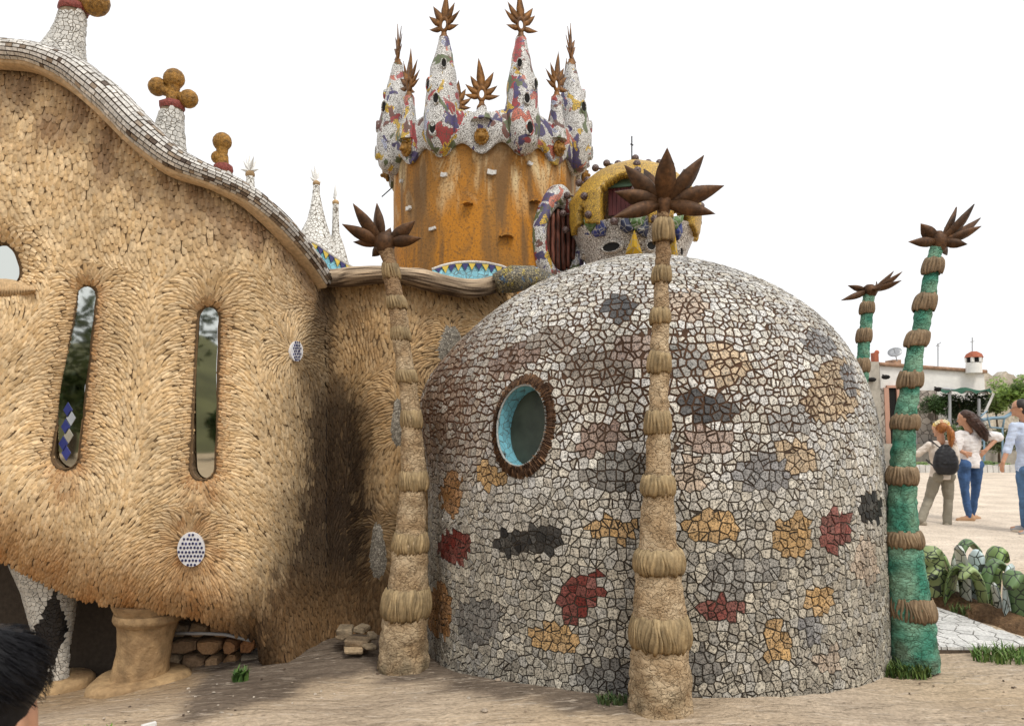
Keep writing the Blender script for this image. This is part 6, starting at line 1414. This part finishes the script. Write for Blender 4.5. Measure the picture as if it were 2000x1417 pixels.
m = MB(); m.tube([V((a.x - .05, YH - .06, a.z + .03)), V((b2.x + .05, YH - .06, b2.z + .03))], .07, 8); m.build('coping', M['brick'], hw)
m = MB(); slab(m, 1692, 1717, 706, 915, YH - .4, 5); m.build('annexe', M['greywall'], hw)
m = MB(); slab(m, 1709, 1716, 688, 708, YH - .2, .3); m.ball(at(1712.5, 688, YH - .05), .09, 8); m.build('chimney_pot', M['terra'], hw)
m = MB(); slab(m, 1745, 1760, 702, 715, YH + .5, .6); m.build('chimney', M['brick'], hw)
m = MB(); slab(m, 1713, 1733, 758, 915, YH - .08, .06); slab(m, 1796, 1830, 762, 915, YH - .08, .06); m.build('pebble_panel', M['chips'], hw)
m = MB(); slab(m, 1733, 1736, 757, 915, YH - .10, .1); slab(m, 1758, 1761, 757, 915, YH - .10, .1); slab(m, 1733, 1761, 752, 757, YH - .11, .1); dfm = m.build('door', M['pinkt'], hw); m = MB(); slab(m, 1736, 1758, 757, 915, YH - .03, .02); m.build('door_leaf', M['dark'], dfm)
for x, y in ((1703, 741), (1730, 736), (1833, 760)):
    m = MB(); p = at(x, y, YH - .5); m.ball(p, .12, 8, None, (1.3, 1.3, .7)); m.tube([p, p + V((.1, .4, .1))], .03, 6); m.build('wall_lamp', M['dark'], hw, True)
m = MB(); sec = [(at(1902, 728, YH - .2), .27), (at(1902, 708, YH - .2), .26)]; lathe(m, sec, 14); cyl = m.build('chimney', M['lime'], hw, True); m = MB(); lathe(m, [(at(1902, 707, YH - .2), .25), (at(1902, 698, YH - .2), .25)], 14); m.build('vent', M['dark'], cyl)
for k in range(6): m = MB(); th_ = k * math.pi / 3 + .3; p = at(1902, 702.5, YH - .2) + V((.24 * math.sin(th_), -.24 * math.cos(th_), 0)); m.box((p.x - .045, p.y - .045, p.z - .09), (p.x + .045, p.y + .045, p.z + .09)); m.build('vent_post', M['lime'], cyl)
m = MB(); lathe(m, [(at(1902, 698, YH - .2), .31), (at(1902, 691, YH - .2), .25), (at(1902, 686, YH - .2), .1)], 14); m.build('cap', M['terra'], cyl, True)
an = MB(); an.tube([at(1899, 690, YH), at(1899, 659, YH)], .02, 5); an.tube([at(1895, 668, YH), at(1903, 666, YH)], .013, 5); an.build('antenna', M['metal'], hw)
an = MB(); an.tube([at(1832, 718, YH + 1), at(1832, 670, YH + 1)], .022, 5); an.tube([at(1828, 676, YH + 1), at(1838, 668, YH + 1)], .016, 5); an.tube([at(1830, 673, YH + 1), at(1835, 676, YH + 1)], .012, 5); an.build('antenna', M['metal'], hw)
m = MB(); dc = at(1748, 688, YH + .3); dn = V((-.5, -.6, .6)).normalized(); X = dn.cross(V((0, 0, 1))).normalized(); U = X.cross(dn); rows = [[dc + X * math.cos(t) * r + U * math.sin(t) * r * .9 + dn * (r * r * .5 + o_) for t in [2 * math.pi * k / 18 for k in range(18)]] for r, o_ in ((.01, 0), (.12, 0), (.25, 0), (.25, -.02), (.12, -.02), (.01, -.02))]; m.grid(rows, None, wrap=True); m.tube([dc, at(1752, 705, YH + .4)], .02, 6); m.tube([dc, dc + dn * .25], .012, 5); m.build('satellite_dish', M['metal'], hw, True)
ow = empty('ruined_wall', at(1945, 800, 32), 'crumbling pale stone wall beyond the white house', 'wall'); m = MB(); xs_ = np.linspace(1915, 2010, 20); tops = [at(x, 734 - 6 * math.sin(i * .7) - (6 if 6 < i < 11 else 0) + rnd(-2, 2), 32) for i, x in enumerate(xs_)]; fr0 = tops; lo = [V((p.x, 32, -.1)) for p in tops]; m.grid([[p + V((0, .6, 0)) for p in tops], fr0, lo]); m.build('masonry', surf('old_masonry', (.46, .41, .33), .95, var=[(1.5, .6, 1.15), (9, .7, 1.15)], bump=(6, .8, .06)), ow)
# pergola with netting, blue playground frame
pg = empty('pergola', at(1870, 905, 24.5), 'metal pergola with dark green netting before the white house', 'pergola')
for x0, y0, x1, y1 in ((1855, 760, 1855, 905), (1912, 778, 1912, 905), (1840, 759, 1925, 766)):
    m = MB(); m.tube([at(x0, y0, 24.4), at(x1, y1, 24.4)], .05, 6); m.build('post' if x0 == x1 else 'rail', M['metal'], pg)
m = MB(); m.tube([at(1941, 768, 24.2), at(1918, 818, 24.2)], .04, 6); m.build('brace', M['lime'], pg)
m = MB(); m.grid([[at(1838 + 96 * i / 10, 759 + 3 * math.sin(i), 24.3), at(1838 + 98 * i / 10, 765 + 4 * math.sin(i * 2), 24.2), at(1840 + 98 * i / 10, 764 + 2 * math.sin(i * 3), 26.5)] for i in range(11)]); m.build('net_canopy', M['net'], pg)
fr_b = empty('climbing_frame', at(1935, 905, 23.6), 'blue metal tube frame behind the long haired person', 'play equipment'); 
for k, pts in enumerate(([(1915, 820), (1938, 816), (1962, 815), (1978, 805)], [(1915, 822), (1922, 840), (1918, 860)], [(1962, 815), (1958, 838)], [(1916, 812), (1928, 802), (1930, 818)], [(1930, 816), (1934, 834), (1960, 836)])): m = MB(); m.tube([at(x, y, 23.6 + .2 * (i % 2)) for i, (x, y) in enumerate(pts)], .055 if k == 0 else .03, 7); m.build('tube', M['pipe'], fr_b, True)
for x in (1922, 1958): m = MB(); m.tube([at(x, 836, 23.6), at(x, 908, 23.6)], .03, 6); m.build('leg', M['pipe'], fr_b)
# foliage
def leaves(mb, c, rad, n, size, c0, c1, clump=9):
    cl = [V(c) + V((rnd(-1, 1) * rad[0], rnd(-1, 1) * rad[1], rnd(-1, 1) * rad[2])) * (random.random() ** .33) * .85 for _ in range(clump)]; cs = [rnd(0, 1) for _ in cl]
    for _ in range(n):
        k = random.randrange(clump); d = V((random.gauss(0, 1), random.gauss(0, 1), random.gauss(0, 1))); d = d / (d.length + 1e-6) * random.random() ** .4; q = cl[k] + V((d.x * rad[0], d.y * rad[1], d.z * rad[2])) * .42
        t = V((rnd(-1, 1), rnd(-1, 1), rnd(-1, 1))).normalized(); u = t.orthogonal().normalized(); s = size * rnd(.6, 1.3); mb.add([q - t * s, q + u * s * .45, q + t * s, q - u * s * .45], [(0, 1, 2, 3)], mixc(c0, c1, max(0, min(1, cs[k] * .6 + random.random() * .5))))
LF = surf('leaf', None, .55, var=[(4, .8, 1.2)])
def tree(name, x, y, Y, rad, n, size, label, cat, c0=(.025, .055, .012), c1=(.10, .16, .035), trunk=True, group=None, cl=12):
    c = at(x, y, Y); r = empty(name, (c.x, Y, -.03), label, cat, group); m = MB(); leaves(m, c, rad, n, size, c0, c1, cl); m.build('crown', LF, r)
    m = MB(); tr = max(.04, rad[0] * .09); pts = [V((c.x, Y, -.1)), V((c.x + .05, Y, c.z * .4)), V((c.x - .03, Y, c.z))]; m.tube(pts, [tr, tr * .8, tr * .5], 8)
    for k in range(6): a = k * 1.05; m.tube([V((c.x, Y, max(.05, c.z - rad[2] * .5))), c + V((math.cos(a) * rad[0] * .6, math.sin(a) * rad[1] * .6, rnd(-.1, .5) * rad[2]))], [tr * .5, tr * .15], 5)
    m.build('trunk', surf('bark', (.09, .065, .045), .9, var=[(8, .6, 1.3)]) if 'bark' not in M else M['bark'], r, True)
M['bark'] = surf('bark', (.09, .065, .045), .9, var=[(8, .6, 1.3)])
tree('tree', 1990, 772, 24, (.72, .8, .62), 3200, .075, 'light green leafy tree at the right edge before the ruined wall', 'tree', (.08, .15, .02), (.24, .34, .07), cl=26)
tree('tree', 1945, 790, 26, (.55, .6, .42), 1500, .07, 'smaller green tree between the pergola and the right edge tree', 'tree', (.08, .13, .03), (.22, .29, .07), cl=16)
tree('shrub', 1826, 790, 24.8, (.44, .44, .36), 2600, .05, 'rounded clipped dark green shrub left of the pergola', 'shrub', (.02, .05, .012), (.07, .12, .03), cl=30)
tree('shrub', 1880, 800, 25.6, (.85, .4, .60), 3600, .06, 'dark climbing greenery filling the pergola', 'shrub', (.02, .035, .02), (.08, .11, .05), cl=34)
tree('shrub', 1880, 850, 24.2, (.8, .4, .38), 2400, .05, 'low green bush behind the two standing people', 'shrub', (.02, .045, .012), (.10, .14, .04), cl=26)
tree('shrub', 1955, 860, 24.0, (.55, .4, .42), 2000, .05, 'olive green bush right of the blue frame', 'shrub', (.04, .06, .02), (.13, .15, .05), cl=22)
# edging of white blocks and green mosaic pots
ek = empty('bed_edging', at(1940, 912, 23), 'row of small white stone blocks edging the planting bed across the square', 'edging')
for k in range(30):
    x = 1786 + k * 11; m = MB(); q = at(x + 5, 912, 23.0); w = 5.0 * 23 / F; m.box((q.x - w, 23.0, -.05), (q.x + w * .96, 23.18, .20 + rnd(-.02, .02)), (.68, .66, .62)); m.build('kerb_block', M['bandtile'], ek)
for k, (x, y, h) in enumerate(((1800, 897, 16), (1926, 903, 18), (1937, 905, 16), (1962, 900, 14), (1812, 900, 12))):
    q = at(x, 908, 23.6); m = MB(); hh = h * 23.6 / F; lathe(m, [(V((q.x, 23.6, 0)), .12), (V((q.x, 23.6, hh)), .17), (V((q.x, 23.6, hh)), .14), (V((q.x, 23.6, hh - .05)), .1)], 12, random.choice((G1, G3))); o = m.build('green_pot', M['leafmosaic'])
    tag(o, ['green mosaic pot just right of the turquoise palm behind the white blocks', 'green mosaic pot right beside the hip of the person in white', 'green mosaic pot between the person in white and the person in blue', 'low green mosaic pot left of the person in the blue shirt', 'small green mosaic pot left of the person with the backpack'][k], 'pot', 'green mosaic pots in the far bed')
bm2 = MB(); a, b2 = at(1700, 895, 26.4), at(2050, 895, 26.4); bm2.box((a.x, 26.2, -.05), (b2.x, 26.5, .75), (.2, .15, .1)); tag(bm2.build('low_wall', M['greywall']), 'low brown retaining wall behind the planting bed', 'wall')
# what the windows mirror: a low hill and trees on the near side of the square
rows = []; m = MB()
for i in range(41):
    x = -60 + 120 * i / 40; hgt = 2.6 + 1.6 * noise.noise(V((x * .08, 2, 0))) + (3.0 if x < -16 else 0) * min(1, (-16 - x) / 6 if x < -16 else 0); rows.append([V((x, -26, -.1)), V((x, -32, max(.5, hgt * .75))), V((x, -40, max(.6, hgt * 1.35))), V((x, -60, -.1))])
m.grid(rows); m.build('hill', surf('dry_hill', (.10, .095, .04), .95, var=[(.4, .6, 1.3)]), None, True, 'structure')
for k, (x, y, z, r, lab) in enumerate(((-15.2, -20, 5.0, 4.0, 'tall dark tree mirrored in the left slit window'), (-18.5, -21, 3.0, 2.2, 'wide dark tree mirrored in the oval window'), (-9.5, -19, .9, .9, 'low bush mirrored in the right slit window'), (-11.8, -21, 1.2, 1.2, 'second low bush mirrored beside it'))):
    rr = empty('tree', (x, y, -.03), lab, 'tree', 'trees behind the camera'); m = MB(); leaves(m, (x, y, z), (r, r, r * .9), 1500, .22, (.02, .04, .01), (.07, .10, .03), 14); m.build('crown', LF, rr); m = MB(); m.tube([V((x, y, -.1)), V((x, y, z))], [.2, .1], 8); m.build('trunk', M['bark'], rr)
bpy.data.scenes.remove(tmps)
print('objects', len(bpy.data.objects))
